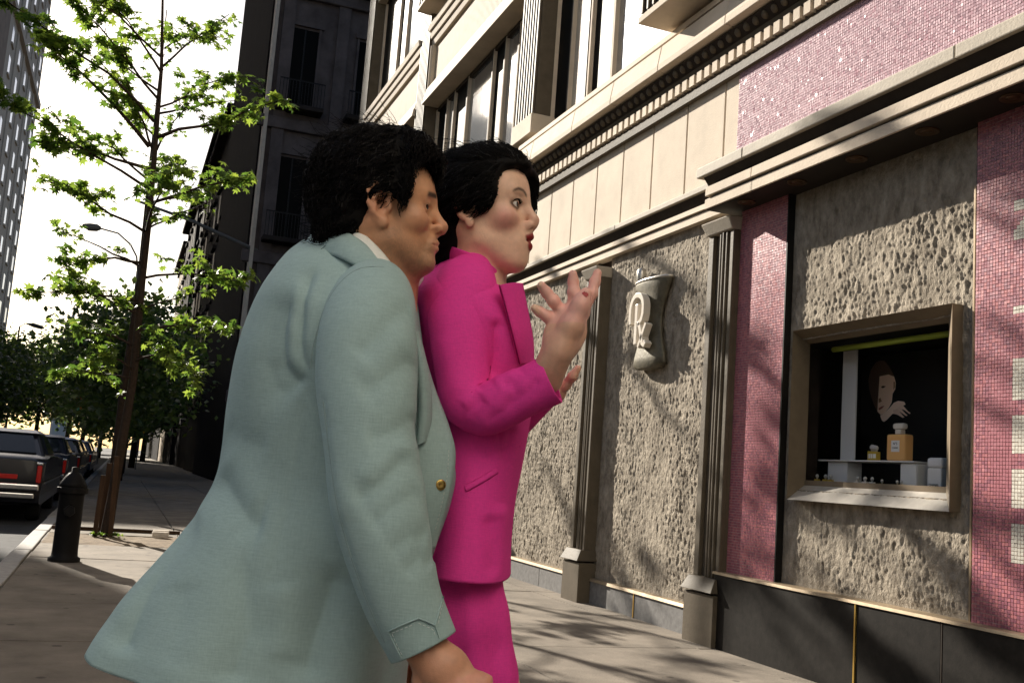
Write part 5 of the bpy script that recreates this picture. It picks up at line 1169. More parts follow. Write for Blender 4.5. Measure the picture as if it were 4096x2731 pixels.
for i in range(150):
    y_ = -rr.uniform(.008, .047); z_ = .0375+.004*(.03+y_)/.03+rr.uniform(-.004, .004); x_ = .097-.75*abs(y_)**1.35*2.2; p0 = HM.fwd((x_, y_, z_)); p1 = HM.fwd((x_-.004, y_-.008, z_+rr.uniform(.0, .004))); b.tube([p0, (p0+p1)/2+np.array([0, -.001, .0006]), p1], [.0007, .0006, .0002], 3, False)
b.build('eyebrow', HAIR, man, True)
# jacket body: (Z level, left X, right X, centre depth, half depth, skew)
prof = [((-0.3818, 1.8000, 1.4857), (-0.2578, 1.8000, 1.4950), 1.80, .085, -.15), ((-0.4116, 1.8000, 1.4606), (-0.2156, 1.8000, 1.4752), 1.815, .150, -.25), ((-0.4471, 1.8000, 1.4056), (-0.1844, 1.8000, 1.4251), 1.83, .200, -.33), ((-0.4728, 1.8000, 1.3404), (-0.1693, 1.8000, 1.3629), 1.84, .215, -.40), ((-0.4889, 1.8000, 1.2632), (-0.1528, 1.8000, 1.2880), 1.84, .21, -.40), ((-0.4977, 1.8000, 1.1742), (-0.1235, 1.8000, 1.2016), 1.84, .195, -.40), ((-0.4996, 1.8000, 1.0955), (-0.0879, 1.8000, 1.1254), 1.84, .185, -.36), ((-0.5059, 1.8000, 1.0389), (-0.0887, 1.8000, 1.0691), 1.84, .18, -.30), ((-0.5370, 1.8000, 0.9681), (-0.1069, 1.8000, 0.9991), 1.835, .18, -.22), ((-0.5864, 1.8000, 0.8925), (-0.1288, 1.8000, 0.9253), 1.83, .18, -.15), ((-0.6300, 1.8000, 0.8265), (-0.1406, 1.8000, 0.8614), 1.825, .18, -.10), ((-0.6609, 1.8000, 0.7661), (-0.1484, 1.8000, 0.8025), 1.82, .185, -.06), ((-0.6832, 1.8000, 0.7069), (-0.1519, 1.8000, 0.7445), 1.82, .19, -.05), ((-0.7011, 1.8000, 0.6485), (-0.1511, 1.8000, 0.6872), 1.82, .195, -.05)]
zz = np.array([(p[0][2]+p[1][2])/2 for p in prof]); xl = np.array([p[0][0] for p in prof]); xr = np.array([p[1][0] for p in prof]); cy_ = np.array([p[2] for p in prof]); hy_ = np.array([p[3] for p in prof]); sk = np.array([p[4] for p in prof])
n_th, n_z = 220, 150; th = np.linspace(0, 2*math.pi, n_th, endpoint=False); zt = zz[0]
ctl = np.stack([zz, xl, xr, cy_, hy_, sk], 1); cur = catmull(ctl, 400); order = np.argsort(cur[:, 0]); cur = cur[order]
tail = (-0.6608, 1.8000, 0.7653)[2]; low = (-0.4169, 1.7000, 0.7294)[2]
cb_, sb_ = smooth_ring(th, 2.3); zb = np.interp(np.cos(th), [-1, -.8, -.45, 0, .5, 1], [tail, tail-.015, low+.012, low-.012, low-.02, low-.03])
rows = []
for i in range(n_z):
    t = i/(n_z-1); z = zt+(zb-zt)*t; q = [np.interp(z, cur[:, 0], cur[:, k]) for k in range(1, 6)]
    x = (q[0]+q[1])/2+cb_*(q[1]-q[0])/2; y = q[2]+sb_*q[3]+q[4]*(x-(q[0]+q[1])/2)*.55
    rows.append(np.stack([x, y, z-.30*np.abs(y-q[2])*sm(zz[5], zz[1], z)], 1))
A = np.array(rows); N = ring_normals(A)
if ((A[40, 0]-A[40].mean(0)) @ N[40, 0]) < 0: N = -N
wob = .0015*(fbm(A[..., 0]*7, A[..., 2]*4, A[..., 1]*7, 2)-.5)*2; A = A+N*wob[..., None]
hemw = np.clip((A[..., 2]-zz[8])/(zb.mean()-zz[8]), 0, 1); A = A+N*(.010*hemw*np.sin(th*7+1.0)[None, :])[..., None]
sp = [([(-0.3300, 1.7000, 1.4199), (-0.3399, 1.7000, 1.3567), (-0.3377, 1.7000, 1.2877), (-0.3232, 1.7000, 1.2341)], .016, -.021), ([(-0.3226, 1.7000, 1.4132), (-0.3277, 1.7000, 1.3576), (-0.3240, 1.7000, 1.2887), (-0.3146, 1.7000, 1.2440)], .012, .012), ([(-0.3589, 1.7000, 1.3877), (-0.3736, 1.7000, 1.3079), (-0.3654, 1.7000, 1.2516), (-0.3431, 1.7000, 1.2281), (-0.3234, 1.7000, 1.2141)], .020, -.021), ([(-0.3469, 1.7000, 1.4028), (-0.3561, 1.7000, 1.3253), (-0.3511, 1.7000, 1.2749), (-0.3320, 1.7000, 1.2302)], .014, .013), ([(-0.3833, 1.7000, 1.3872), (-0.3998, 1.7000, 1.3220), (-0.3996, 1.7000, 1.2587), (-0.3783, 1.7000, 1.2142), (-0.3387, 1.7000, 1.1921)], .026, -.014),
      ([(-0.4893, 1.7500, 1.0743), (-0.4374, 1.7500, 1.0332), (-0.4002, 1.7500, 0.9967), (-0.3669, 1.7500, 0.9925)], .030, -.019), ([(-0.4789, 1.7500, 1.0961), (-0.4237, 1.7500, 1.0560), (-0.3823, 1.7500, 1.0234)], .030, .008), ([(-0.4076, 1.7500, 0.9717), (-0.3769, 1.7500, 0.8343), (-0.3876, 1.7500, 0.7935), (-0.3908, 1.7500, 0.7451)], .028, -.020), ([(-0.2429, 1.7000, 0.9503), (-0.2618, 1.7000, 0.8801), (-0.2748, 1.7000, 0.8173), (-0.2791, 1.7000, 0.7546)], .028, -.022), ([(-0.4939, 1.7500, 1.0062), (-0.5362, 1.7500, 0.9414), (-0.5670, 1.7500, 0.8687), (-0.5825, 1.7500, 0.8067), (-0.5882, 1.7500, 0.7712)], .024, -.024), ([(-0.5186, 1.7500, 0.9969), (-0.5532, 1.7500, 0.9324), (-0.5833, 1.7500, 0.8687), (-0.6044, 1.7500, 0.8023)], .024, .010), ([(-0.4765, 1.7500, 1.1514), (-0.4268, 1.7500, 1.1253), (-0.3791, 1.7500, 1.1161)], .030, -.007), ([(-0.3355, 1.7200, 0.9138), (-0.3213, 1.7200, 0.8547), (-0.3227, 1.7200, 0.7871)], .03, .008), ([(-0.4991, 1.7500, 0.8993), (-0.4840, 1.7500, 0.8392), (-0.4919, 1.7500, 0.7620)], .035, -.007),
      ([(-0.3208, 1.7000, 1.2306), (-0.3285, 1.7000, 1.1354), (-0.3359, 1.7000, 1.0481), (-0.3471, 1.7000, 0.9364), (-0.3485, 1.7000, 0.8278), (-0.3591, 1.7000, 0.7474)], .0055, -.004)]
A = folds(A, N, sp, 1.86, .62); jacket = cloth_obj('jacket', A, BLUE, man, .004)
seam('jacket_seam', on_surface(A, [(-0.3208, 1.7000, 1.2306), (-0.3285, 1.7000, 1.1354), (-0.3359, 1.7000, 1.0481), (-0.3471, 1.7000, 0.9364), (-0.3485, 1.7000, 0.8278), (-0.3591, 1.7000, 0.7474)], .0004), .0011, SEAM_B, jacket)
# sleeve
sc = [((-0.2273, 1.7300, 1.4196), .018, .02), ((-0.2289, 1.7000, 1.4051), .045, .045), ((-0.2310, 1.6550, 1.3693), .068, .064), ((-0.2305, 1.6170, 1.3102), .0775, .070), ((-0.2236, 1.6000, 1.2409), .0800, .070), ((-0.2129, 1.5850, 1.1791), .0750, .068), ((-0.2020, 1.5750, 1.1246), .0705, .066), ((-0.1845, 1.5650, 1.0541), .0725, .066), ((-0.1623, 1.5620, 0.9816), .0665, .063), ((-0.1336, 1.5620, 0.9067), .0585, .057), ((-0.0973, 1.5620, 0.8423), .0530, .050)]
B = tube_rings([q[0] for q in sc], [[q[1], q[2]] for q in sc], 150, 110); NB = ring_normals(B)
if ((B[70, 0]-B[70].mean(0)) @ NB[70, 0]) < 0: NB = -NB
B = B+NB*(.0012*(fbm(B[..., 0]*10, B[..., 2]*6, B[..., 1]*10, 2)-.5)*2)[..., None]
sps = [([(-0.2361, 1.5500, 1.2580), (-0.1982, 1.5500, 1.3031), (-0.1613, 1.5500, 1.3641)], .022, -0.0120), ([(-0.2229, 1.5500, 1.1979), (-0.1810, 1.5500, 1.2391), (-0.1439, 1.5500, 1.2725)], .024, -0.0120), ([(-0.2219, 1.5500, 1.2284), (-0.1841, 1.5500, 1.2733), (-0.1532, 1.5500, 1.3142)], .024, .005), ([(-0.2061, 1.5500, 1.1387), (-0.1659, 1.5500, 1.1529), (-0.1309, 1.5500, 1.1857)], .02, -0.0105), ([(-0.2163, 1.5500, 1.0447), (-0.1743, 1.5500, 1.0774), (-0.1374, 1.5500, 1.1287)], .020, -0.0150), ([(-0.2079, 1.5500, 1.0750), (-0.1694, 1.5500, 1.1076), (-0.1352, 1.5500, 1.1476)], .016, .006), ([(-0.1907, 1.5500, 1.0097), (-0.1493, 1.5500, 1.0495), (-0.1137, 1.5500, 1.0707)], .022, -0.0105), ([(-0.1578, 1.5500, 0.9754), (-0.1267, 1.5500, 1.0033), (-0.1004, 1.5500, 1.0015)], .016, -0.0090), ([(-0.1331, 1.5500, 0.9480), (-0.1094, 1.5500, 0.9752), (-0.0897, 1.5500, 0.9620)], .014, -0.0090), ([(-0.2645, 1.5500, 1.1570), (-0.2462, 1.5500, 1.0834), (-0.2207, 1.5500, 1.0112)], .018, .004), ([(-0.2787, 1.5500, 1.1938), (-0.2554, 1.5500, 1.1014), (-0.2281, 1.5500, 1.0107), (-0.1901, 1.5500, 0.9221), (-0.1522, 1.5500, 0.8493)], .005, -.0035)]
B = folds(B, NB, sps, 1.60, .52); sleeve = cloth_obj('sleeve', B, BLUE, man, .004)
seam('sleeve_seam', on_surface(B, [(-0.2787, 1.5500, 1.1938), (-0.2554, 1.5500, 1.1014), (-0.2281, 1.5500, 1.0107), (-0.1901, 1.5500, 0.9221), (-0.1522, 1.5500, 0.8493)], .0002), .0009, SEAM_B, sleeve)
AB = np.concatenate([A.reshape(-1, 3), B.reshape(-1, 3)]); seam('armhole_seam', on_surface(AB[None], [(-0.2138, 1.6500, 1.4176), (-0.2522, 1.6500, 1.4106), (-0.2804, 1.6500, 1.3835), (-0.3007, 1.6500, 1.3385), (-0.3109, 1.6500, 1.2883), (-0.3130, 1.6500, 1.2433)], -.0002), .0011, SEAM_B, sleeve)
# pointed cuff tab with stitching
tabp = [(-0.1483, 1.5000, 0.8684), (-0.1048, 1.5000, 0.8899), (-0.0816, 1.5000, 0.8811), (-0.0740, 1.5000, 0.8626), (-0.1217, 1.5000, 0.8298)]
ctab = [on_surface(B, [tabp[i], tabp[i+1]], .0032)[0] for i in range(4)]+[on_surface(B, [tabp[4], tabp[3]], .0032)[0]]
tg = []
import itertools
def fillpoly(P, nsub=10):
    b = MB(); c = tuple(np.mean(P, 0)); n = len(P); b.add(list(P)+[c], [(i, (i+1) % n, n) for i in range(n)]); return b
edge = on_surface(B, [(-0.1471, 1.5000, 0.8677), (-0.1261, 1.5000, 0.8797), (-0.1048, 1.5000, 0.8899)], .0028)+on_surface(B, [(-0.1048, 1.5000, 0.8899), (-0.0926, 1.5000, 0.8855), (-0.0808, 1.5000, 0.8801)], .0028)
seam('cuff_tab', edge, .0014, BLUE, sleeve); seam('cuff_tab', on_surface(B, [(-0.1471, 1.5000, 0.8677), (-0.1378, 1.5000, 0.8511), (-0.1254, 1.5000, 0.8313)], .0028), .0014, BLUE, sleeve); seam('cuff_tab', on_surface(B, [(-0.0808, 1.5000, 0.8801), (-0.0775, 1.5000, 0.8970), (-0.0739, 1.5000, 0.9182)], .0028), .0014, BLUE, sleeve); seam('cuff_tab', on_surface(B, [(-0.0808, 1.5000, 0.8801), (-0.0759, 1.5000, 0.8693), (-0.0729, 1.5000, 0.8626)], .0028), .0012, BLUE, sleeve)
for q in ([(-0.1410, 1.5000, 0.8664), (-0.1256, 1.5000, 0.8741), (-0.1057, 1.5000, 0.8839)], [(-0.1042, 1.5000, 0.8833), (-0.0921, 1.5000, 0.8786), (-0.0828, 1.5000, 0.8741), (-0.0782, 1.5000, 0.8623)], [(-0.1408, 1.5000, 0.8647), (-0.1322, 1.5000, 0.8480), (-0.1212, 1.5000, 0.8316)], [(-0.0764, 1.5000, 0.8832), (-0.0749, 1.5000, 0.9007), (-0.0722, 1.5000, 0.9114)]):
    stitches('cuff_stitch', on_surface(B, q, .0030), .0008, THREAD, sleeve)
MB().lathe([(.002, 0), (.0085, .001), (.009, .003), (.007, .004), (.002, .003)], (0, 0, 0), 20).build('button', GOLD, man, True)
bt_ = [c for c in man.children if c.name.startswith('button')][0]; BT = (-0.0996, 1.7000, 1.0786)
# far sleeve
tube_l = tube_rings([(shl[0], shl[1]-.03, shl[2]+.02), shl, ((shl[0]+ell_[0])/2, (shl[1]+ell_[1])/2, (shl[2]+ell_[2])/2), ell_, wrl], [.05, .075, .072, .065, .052], 60, 40); cloth_obj('sleeve', tube_l, BLUE, man, .004)
# jacket front edge hanging forward past the sleeve, with rolled lapel
def ribbon(name, left, right, m, parent, thick=.005, bow=.012, nu=10, nv=60, specs=()):
    Lp, Rp = catmull(left, nv), catmull(right, nv); G = np.zeros((nv, nu, 3))
    for j in range(nu): s_ = j/(nu-1); G[:, j] = Lp*(1-s_)+Rp*s_+np.array([0, -bow*math.sin(math.pi*s_), 0])
    if specs:
        du = np.gradient(G, axis=1); dv = np.gradient(G, axis=0); Nn = np.cross(du, dv); Nn /= np.linalg.norm(Nn, axis=2, keepdims=True)+1e-9; Nn *= np.where(Nn[..., 1:2] > 0, -1, 1); G = folds(G, Nn, specs)
    idx = np.arange(nv*nu).reshape(nv, nu); F_ = np.stack([idx[:-1, :-1], idx[:-1, 1:], idx[1:, 1:], idx[1:, :-1]], -1).reshape(-1, 4)
    o = npmesh(name, G.reshape(-1, 3), F_, m, parent); md = o.modifiers.new('cloth', 'SOLIDIFY'); md.thickness = thick; md.offset = 0; return o, G
fl, G = ribbon('jacket_front', [(-0.1715, 1.7000, 1.3262), (-0.1561, 1.6900, 1.2547), (-0.1523, 1.6800, 1.1716), (-0.1503, 1.6700, 1.1105), (-0.1372, 1.6700, 1.0513), (-0.1192, 1.6800, 0.9726)], [(-0.1617, 1.7200, 1.3297), (-0.1289, 1.7300, 1.2435), (-0.0975, 1.7200, 1.1776), (-0.0814, 1.7100, 1.1284), (-0.0851, 1.7000, 1.0625), (-0.1027, 1.7000, 0.9764)], BLUE, man, .006, .010)
stitches('front_stitch', on_surface(G, [(-0.1556, 1.7000, 1.2977), (-0.1439, 1.7000, 1.2482), (-0.1394, 1.7000, 1.1943), (-0.1397, 1.7000, 1.1487)], .004), .0009, THREAD, fl); stitches('front_stitch', on_surface(G, [(-0.0910, 1.7000, 1.1358), (-0.0898, 1.7000, 1.0948), (-0.0949, 1.7000, 1.0456), (-0.1026, 1.7000, 1.0005)], .004), .0009, THREAD, fl)
lap, G2 = ribbon('lapel', [(-0.1637, 1.6850, 1.3246), (-0.1505, 1.6750, 1.2619), (-0.1415, 1.6720, 1.1965), (-0.1411, 1.6700, 1.1354)], [(-0.1576, 1.6950, 1.3265), (-0.1347, 1.6900, 1.2562), (-0.1254, 1.6900, 1.1947), (-0.1283, 1.6850, 1.1490)], BLUE, man, .006, .012)
# jacket collar (stand and fall) round the back of the neck, shirt collar inside it
def collar(name, pts_top, pts_bot, m, parent, thick, bow): return ribbon(name, pts_top, pts_bot, m, parent, thick, bow, 8, 50)
collar('jacket_collar', [(-0.3721, 1.8300, 1.5144), (-0.3411, 1.7550, 1.5067), (-0.2981, 1.7000, 1.4894), (-0.2564, 1.6760, 1.4636), (-0.2238, 1.6720, 1.4319), (-0.1978, 1.6850, 1.4046), (-0.1886, 1.7000, 1.3888)], [(-0.3877, 1.8300, 1.4875), (-0.3568, 1.7450, 1.4625), (-0.2994, 1.6720, 1.4390), (-0.2524, 1.6480, 1.4164), (-0.2202, 1.6480, 1.4001), (-0.1936, 1.6650, 1.3801), (-0.1834, 1.6800, 1.3645)], BLUE, man, .007, .006)
collar('shirt_collar', [(-0.3141, 1.7600, 1.5153), (-0.2804, 1.7050, 1.4976), (-0.2502, 1.6850, 1.4747), (-0.2200, 1.6820, 1.4462), (-0.1991, 1.6950, 1.4179), (-0.1896, 1.7150, 1.3979)], [(-0.3120, 1.7550, 1.4873), (-0.2806, 1.6900, 1.4680), (-0.2492, 1.6680, 1.4419), (-0.2216, 1.6640, 1.4178), (-0.2015, 1.6780, 1.3987), (-0.1924, 1.7000, 1.3842)], SHIRT, man, .005, .004)
collar('shirt_front', [(-0.2028, 1.7600, 1.4251), (-0.1857, 1.8000, 1.4409), (-0.1723, 1.8400, 1.4568)], [(-0.1997, 1.7600, 1.3898), (-0.1822, 1.7900, 1.4098), (-0.1702, 1.8300, 1.4410)], SHIRT, man, .005, .003)
# trousers and shoes (below the picture)
T = Sdf(); T.ell((hp[0], hp[1], .93), (.11, .13, .12), .05)
for s_ in (-1, 1):
    kx = hp[0]+.03+.05*s_; T.cap((hp[0], hp[1]+s_*.07, .88), (kx, hp[1]+s_*.08, .47), .080, .072, .05); T.cap((kx, hp[1]+s_*.09, .47), (kx-.03, hp[1]+s_*.095, .09), .075, .085, .03)
Vt, Ft = T.mesh((-.42, 1.58, 0), (.22, 2.14, 1.1), .012); npmesh('trousers', Vt, Ft, BLUE, man)
for s_ in (-1, 1):
    kx = hp[0]+.03+.05*s_; Q = Sdf(); Q.cap((kx-.06, hp[1]+s_*.095, .045), (kx+.05, hp[1]+s_*.10, .05), .045, .043, .03); Q.cap((kx+.05, hp[1]+s_*.10, .045), (kx+.17, hp[1]+s_*.115, .032), .043, .032, .03); Q.ell((kx+.05, hp[1]+s_*.1, -.06), (.4, .4, .06), .004, op=-1); Vs, Fs = Q.mesh((kx-.16, hp[1]+s_*.1-.12, -.01), (kx+.26, hp[1]+s_*.1+.12, .14), .008); npmesh('shoe', Vs, Fs, SHOE, man)
settle(man, MX, MY)
bt_.location = (BT[0]-MX, 1.682-MY, BT[2]); bt_.rotation_euler = (math.radians(90), 0, math.radians(20))
# ================================================================ THE WOMAN
WX, WY = 0.0, 1.97
wom = person('woman in a fuchsia pink suit gesturing with a raised open hand beside the man', WX, WY)
e = (-0.0800, 1.8550, 1.5871); HW = Frame(rotm(-16, 4, 0), (e[0], 1.925, e[2]), .985, .86)
S = Sdf(); head(S, HW, False)
nk = (-0.0904, 1.9400, 1.4830); nk = (nk[0], 1.95, nk[2]); ch = (-0.0694, 1.9500, 1.3640); ch = (ch[0], 1.96, ch[2]); hp = (-0.0610, 1.9500, 0.9808); hp = (hp[0], 1.965, hp[2])
S.cap(HW.fwd((-.022, 0, -.03)), nk, .046, .052, .03); S.cap(HW.fwd((.004, 0, -.070)), (-0.0735, 1.9300, 1.4676), .026, .032, .018); S.cap(HW.fwd((-.020, -.048, -.03)), (-0.0569, 1.9000, 1.4630), .012, .012, .02)
S.ell((ch[0]-.01, ch[1], ch[2]-.05), (.070, .125, .15), .05); S.cap(ch, (hp[0], hp[1], 1.0), .084, .080, .06); S.ell((hp[0]-.01, hp[1], .95), (.078, .135, .11), .05)
sh = (-0.0958, 1.8000, 1.4362); sh = (sh[0], 1.865, sh[2]-.03); el = (-0.0631, 1.8100, 1.2132); wr = (0.0725, 1.7420, 1.2998)
S.cap(nk, sh, .04, .04, .05); S.cap(sh, el, .040, .034, .03); S.chain([el, (0.0636, 1.7620, 1.2735), wr], [.033, .0245, .0225], .02)
# raised right hand
ko = [(0.0758, 1.7420, 1.3669), (0.0862, 1.7380, 1.3819), (0.0998, 1.7370, 1.3906), (0.1167, 1.7420, 1.3883)]
S.cap(wr, (0.0825, 1.7380, 1.3265), .0225, .026, .02); S.ell((0.0904, 1.7380, 1.3509), (.036, .019, .042), .018, rot=rotm(0, -22, 0))
for q in ko: S.cap((0.0881, 1.7400, 1.3423), q, .016, .0115, .012)
tips = [[(0.0567, 1.7350, 1.3766), (0.0342, 1.7280, 1.3877)], [(0.0658, 1.7300, 1.4030), (0.0433, 1.7220, 1.4260)], [(0.0999, 1.7300, 1.4208), (0.0961, 1.7280, 1.4512)], [(0.1314, 1.7480, 1.4233), (0.1401, 1.7550, 1.4621)]]
fr_ = [(.0100, .0088, .0068), (.0108, .0096, .0074), (.0110, .0096, .0074), (.0108, .0095, .0074)]
for i in range(4):
    k0, k1, k2 = np.array(ko[i]), np.array(tips[i][0]), np.array(tips[i][1]); d_ = k2+(k1-k2)*.42+np.array([0, .0025, 0]); a_ = .92 if i == 0 else 1.0
    S.chain([k0, k1, d_, k2], [.0108*a_, .0098*a_, .0090*a_, .0076*a_], .006); S.ell(k1, (.0106*a_,)*3, .004); S.ell(k0, (.0122*a_, .0118*a_, .0122*a_), .008)
S.chain([(0.0822, 1.7220, 1.3180), (0.0992, 1.7120, 1.3607), (0.1110, 1.7060, 1.3941), (0.1192, 1.7050, 1.4169)], [.0185, .0155, .0125, .0088], .018)
# left arm and hand on the far side
shl = (sh[0]+.01, 2.09, sh[2]); ell_ = (shl[0]+.02, 2.12, shl[2]-.26); wrl = (0.0579, 2.0300, 1.2688)
S.cap(nk, shl, .04, .04, .05); S.cap(shl, ell_, .04, .034, .03); S.cap(ell_, wrl, .033, .022, .02); hl = (0.0895, 2.0200, 1.2743); S.cap(wrl, hl, .022, .026, .015)
for a in ([(0.1108, 2.0000, 1.2850), (0.1225, 1.9850, 1.3017), (0.1318, 1.9800, 1.3180)], [(0.1012, 2.0300, 1.2770), (0.1016, 2.0500, 1.2661), (0.0925, 2.0600, 1.2586)], [(0.0961, 2.0500, 1.2732), (0.0922, 2.0600, 1.2636), (0.0854, 2.0700, 1.2588)], [(0.0917, 2.0600, 1.2712), (0.0876, 2.0700, 1.2630), (0.0807, 2.0800, 1.2592)], [(0.0872, 2.0700, 1.2691), (0.0830, 2.0800, 1.2634), (0.0760, 2.0900, 1.2596)]): S.chain([hl]+a, [.014, .0098, .0088, .0068], .008)
for s_ in (-1, 1):
    kx = hp[0]+.05+.10*s_; S.cap((hp[0], hp[1]+s_*.075, .90), (kx, hp[1]+s_*.08, .48), .060, .046, .03); S.cap((kx, hp[1]+s_*.08, .48), (kx+.0, hp[1]+s_*.085, .10), .050, .032, .02); S.cap((kx-.03, hp[1]+s_*.085, .08), (kx+.12, hp[1]+s_*.09, .03), .030, .024, .02)
V, F = S.mesh((-.30, 1.66, 0), (.26, 2.24, 1.86), .009, None, [[(-.13, .18, .0024)], [(1.68, 1.80, .0024), (1.80, 2.08, .003)], [(1.15, 1.72, .0024)]])
L = HW.inv(V); base = np.array((.80, .505, .36)); col = np.tile(base, (len(V), 1)); hm_ = (L[:, 2] > -.15) & (np.abs(L[:, 1]) < .12) & (np.abs(L[:, 0]) < .2); col[hm_] = head_colour(L[hm_], False, base)
hd = (V[:, 0] > (0.0446, 1.7400, 1.3174)[0]) & (V[:, 2] < (0.0554, 1.7400, 1.4757)[2]); col[hd] = (.78, .45, .32)
pinkf = hd & (V[:, 2] > (0.0631, 1.7400, 1.3622)[2]); col[pinkf] = (.84, .45, .37)
nail = np.linalg.norm(V-np.array((0.1169, 1.6980, 1.4111)), axis=1) < .0062; col[nail & (V[:, 1] < 1.703)] = (.35, .015, .02)
for i in range(4):
    tpn = np.array(tips[i][1]); m_ = np.linalg.norm(V-tpn, axis=1) < .007; col[m_ & (V[:, 1] > tpn[1]+.002)] = (.35, .015, .02)
npmesh('body', V, F, SKIN_W, wom, True, col); eyeballs(wom, HW, 'eye', (2, 0))
H = Sdf(); A_ = dict(fr=HW)
H.ell((-.012, 0, .048), (.106, .086, .088), .03, **A_); H.ell((.050, 0, .086), (.058, .064, .038), .03, **A_); H.ell((.072, .050, .066), (.042, .028, .052), .02, **A_); H.ell((.083, .060, .035), (.022, .014, .030), .015, **A_)
H.ell((.026, -.068, .050), (.042, .020, .044), .02, **A_); H.cap((.050, -.066, .030), (.000, -.084, .016), .015, .013, .014, **A_); H.cap((.002, -.084, .016), (.012, -.080, -.002), .010, .005, .008, **A_)
H.ell((-.055, 0, -.01), (.058, .074, .075), .03, **A_); H.ell((-.016, -.078, .034), (.036, .020, .030), .015, **A_); H.cap((-.056, .0, -.05), (-.040, -.01, -.115), .052, .036, .03, **A_)
H.ell((.100, -.034, .025), (.058, .058, .062), .012, op=-1, **A_); H.ell((.118, .012, .028), (.056, .054, .066), .012, op=-1, **A_); H.ell((.075, -.030, -.06), (.085, .09, .075), .012, op=-1, **A_); H.ell((.005, -.092, -.022), (.022, .03, .026), .008, op=-1, **A_)
Vh, Fh = H.mesh(HW.fwd((0, 0, .0))-.21, HW.fwd((0, 0, .02))+.2, .0045, lambda P: curl(P, .7)*.7)
whair = npmesh('hair', Vh, Fh, HAIR, wom)
def flow_w(l): return (-.7, 0, .15) if l[2] > .09 else ((-.5, 0, -.5) if l[0] < .0 else (-.55, -.1, -.45))
lb = locks(Vh, 6000, HW, flow_w, .0011, .045, 9, lambda l: not (l[0] > .07 and l[2] < .09 and l[1] < .03) and not (l[0] > -.03 and l[2] < .0)); lb.build('hair_locks', HAIR, whair, True); flyaways(Vh, HW, 500, .028, 12, whair); locks(Vh, 700, HW, flow_w, .0009, .045, 19, lambda l: not (l[0] > .07 and l[2] < .09 and l[1] < .03) and not (l[0] > -.03 and l[2] < .0)).build('hair_locks', HAIR2, whair, True)
wb = MB(); rr = np.random.default_rng(4)
for i in range(26):   # loose strands over the ear and wind-blown ones on top
    a = HW.fwd((.03+rr.uniform(-.015, .012), -.082+rr.uniform(-.004, .004), .030+rr.uniform(-.01, .012))); b_ = HW.fwd((-.035+rr.uniform(-.015, .015), -.088, .004+rr.uniform(-.02, .02))); m_ = (a+b_)/2+np.array([0, -.005, -.012+rr.uniform(-.006, .006)]); wb.tube(catmull([a, m_, b_], 7), .0007, 3, False)
for i in range(30):
    a = HW.fwd((rr.uniform(-.03, .07), rr.uniform(-.05, .03), .126)); b_ = a+np.array([-.05+rr.uniform(-.03, .02), 0, .012+rr.uniform(-.01, .016)]); wb.tube(catmull([a, (a+b_)/2+np.array([0, 0, .012]), b_], 6), .0006, 3, False)
wb.build('hair_strands', HAIR, whair, True)
# eyelashes
lb = MB()
for sd in (-1, 1):
    for i in range(26):
        u = i/25; y_ = sd*(.0215+.022*u); z_ = .0135+.0058*math.sin(math.pi*(.12+.8*u)); x_ = .0873-.0085*u**1.6; p0 = HW.fwd((x_, y_, z_)); p1 = HW.fwd((x_+.006, y_+sd*.003*u, z_+.0045)); lb.tube([p0, p1], [.0006, .0002], 3, False)
lb.build('eyelashes', HAIR, wom)
# jacket
prof = [((-0.1363, 1.9500, 1.5063), (-0.0468, 1.9500, 1.5130), 1.95, .080, 0), ((-0.1590, 1.9500, 1.4873), (-0.0311, 1.9500, 1.4968), 1.955, .120, 0), ((-0.1861, 1.9500, 1.4630), (-0.0125, 1.9500, 1.4760), 1.96, .155, -.02), ((-0.1949, 1.9500, 1.4231), (0.0096, 1.9500, 1.4382), 1.965, .168, -.05), ((-0.1875, 1.9500, 1.3650), (0.0291, 1.9500, 1.3810), 1.965, .165, -.06), ((-0.1773, 1.9500, 1.3124), (0.0415, 1.9500, 1.3285), 1.965, .155, -.05), ((-0.1583, 1.9500, 1.2465), (0.0442, 1.9500, 1.2613), 1.965, .145, 0), ((-0.1370, 1.9500, 1.1908), (0.0406, 1.9500, 1.2037), 1.965, .14, 0), ((-0.1294, 1.9500, 1.1157), (0.0328, 1.9500, 1.1274), 1.965, .148, 0), ((-0.1250, 1.9500, 1.0457), (0.0237, 1.9500, 1.0565), 1.965, .158, 0), ((-0.1226, 1.9500, 0.9763), (0.0184, 1.9500, 0.9865), 1.965, .165, 0), ((-0.1197, 1.9500, 0.9076), (0.0151, 1.9500, 0.9173), 1.965, .17, 0), ((-0.1178, 1.9500, 0.8621), (0.0128, 1.9500, 0.8715), 1.965, .17, 0)]
zz = np.array([(p[0][2]+p[1][2])/2 for p in prof]); ctl = np.stack([zz, [p[0][0] for p in prof], [p[1][0] for p in prof], [p[2] for p in prof], [p[3] for p in prof], [p[4] for p in prof]], 1)
cur = catmull(ctl, 400); cur = cur[np.argsort(cur[:, 0])]; th = np.linspace(0, 2*math.pi, 200, endpoint=False); cb_, sb_ = smooth_ring(th, 2.25); zt = zz[0]
hem = (-0.0375, 1.8000, 0.9150)[2]; zb = hem+.010*np.cos(th)+.006*np.sin(th*2); zt_ = zt+.012-.055*(np.cos(th)+1)/2; rows = []
for i in range(140):
    t = i/139; z = zt_+(zb-zt_)*t; q = [np.interp(z, cur[:, 0], cur[:, k]) for k in range(1, 6)]; x = (q[0]+q[1])/2+cb_*(q[1]-q[0])/2; rows.append(np.stack([x, q[2]+sb_*q[3]+q[4]*(x-(q[0]+q[1])/2), z-.28*np.abs(sb_*q[3])*sm(zz[5], zz[1], z)], 1))
A = np.array(rows); N = ring_normals(A)
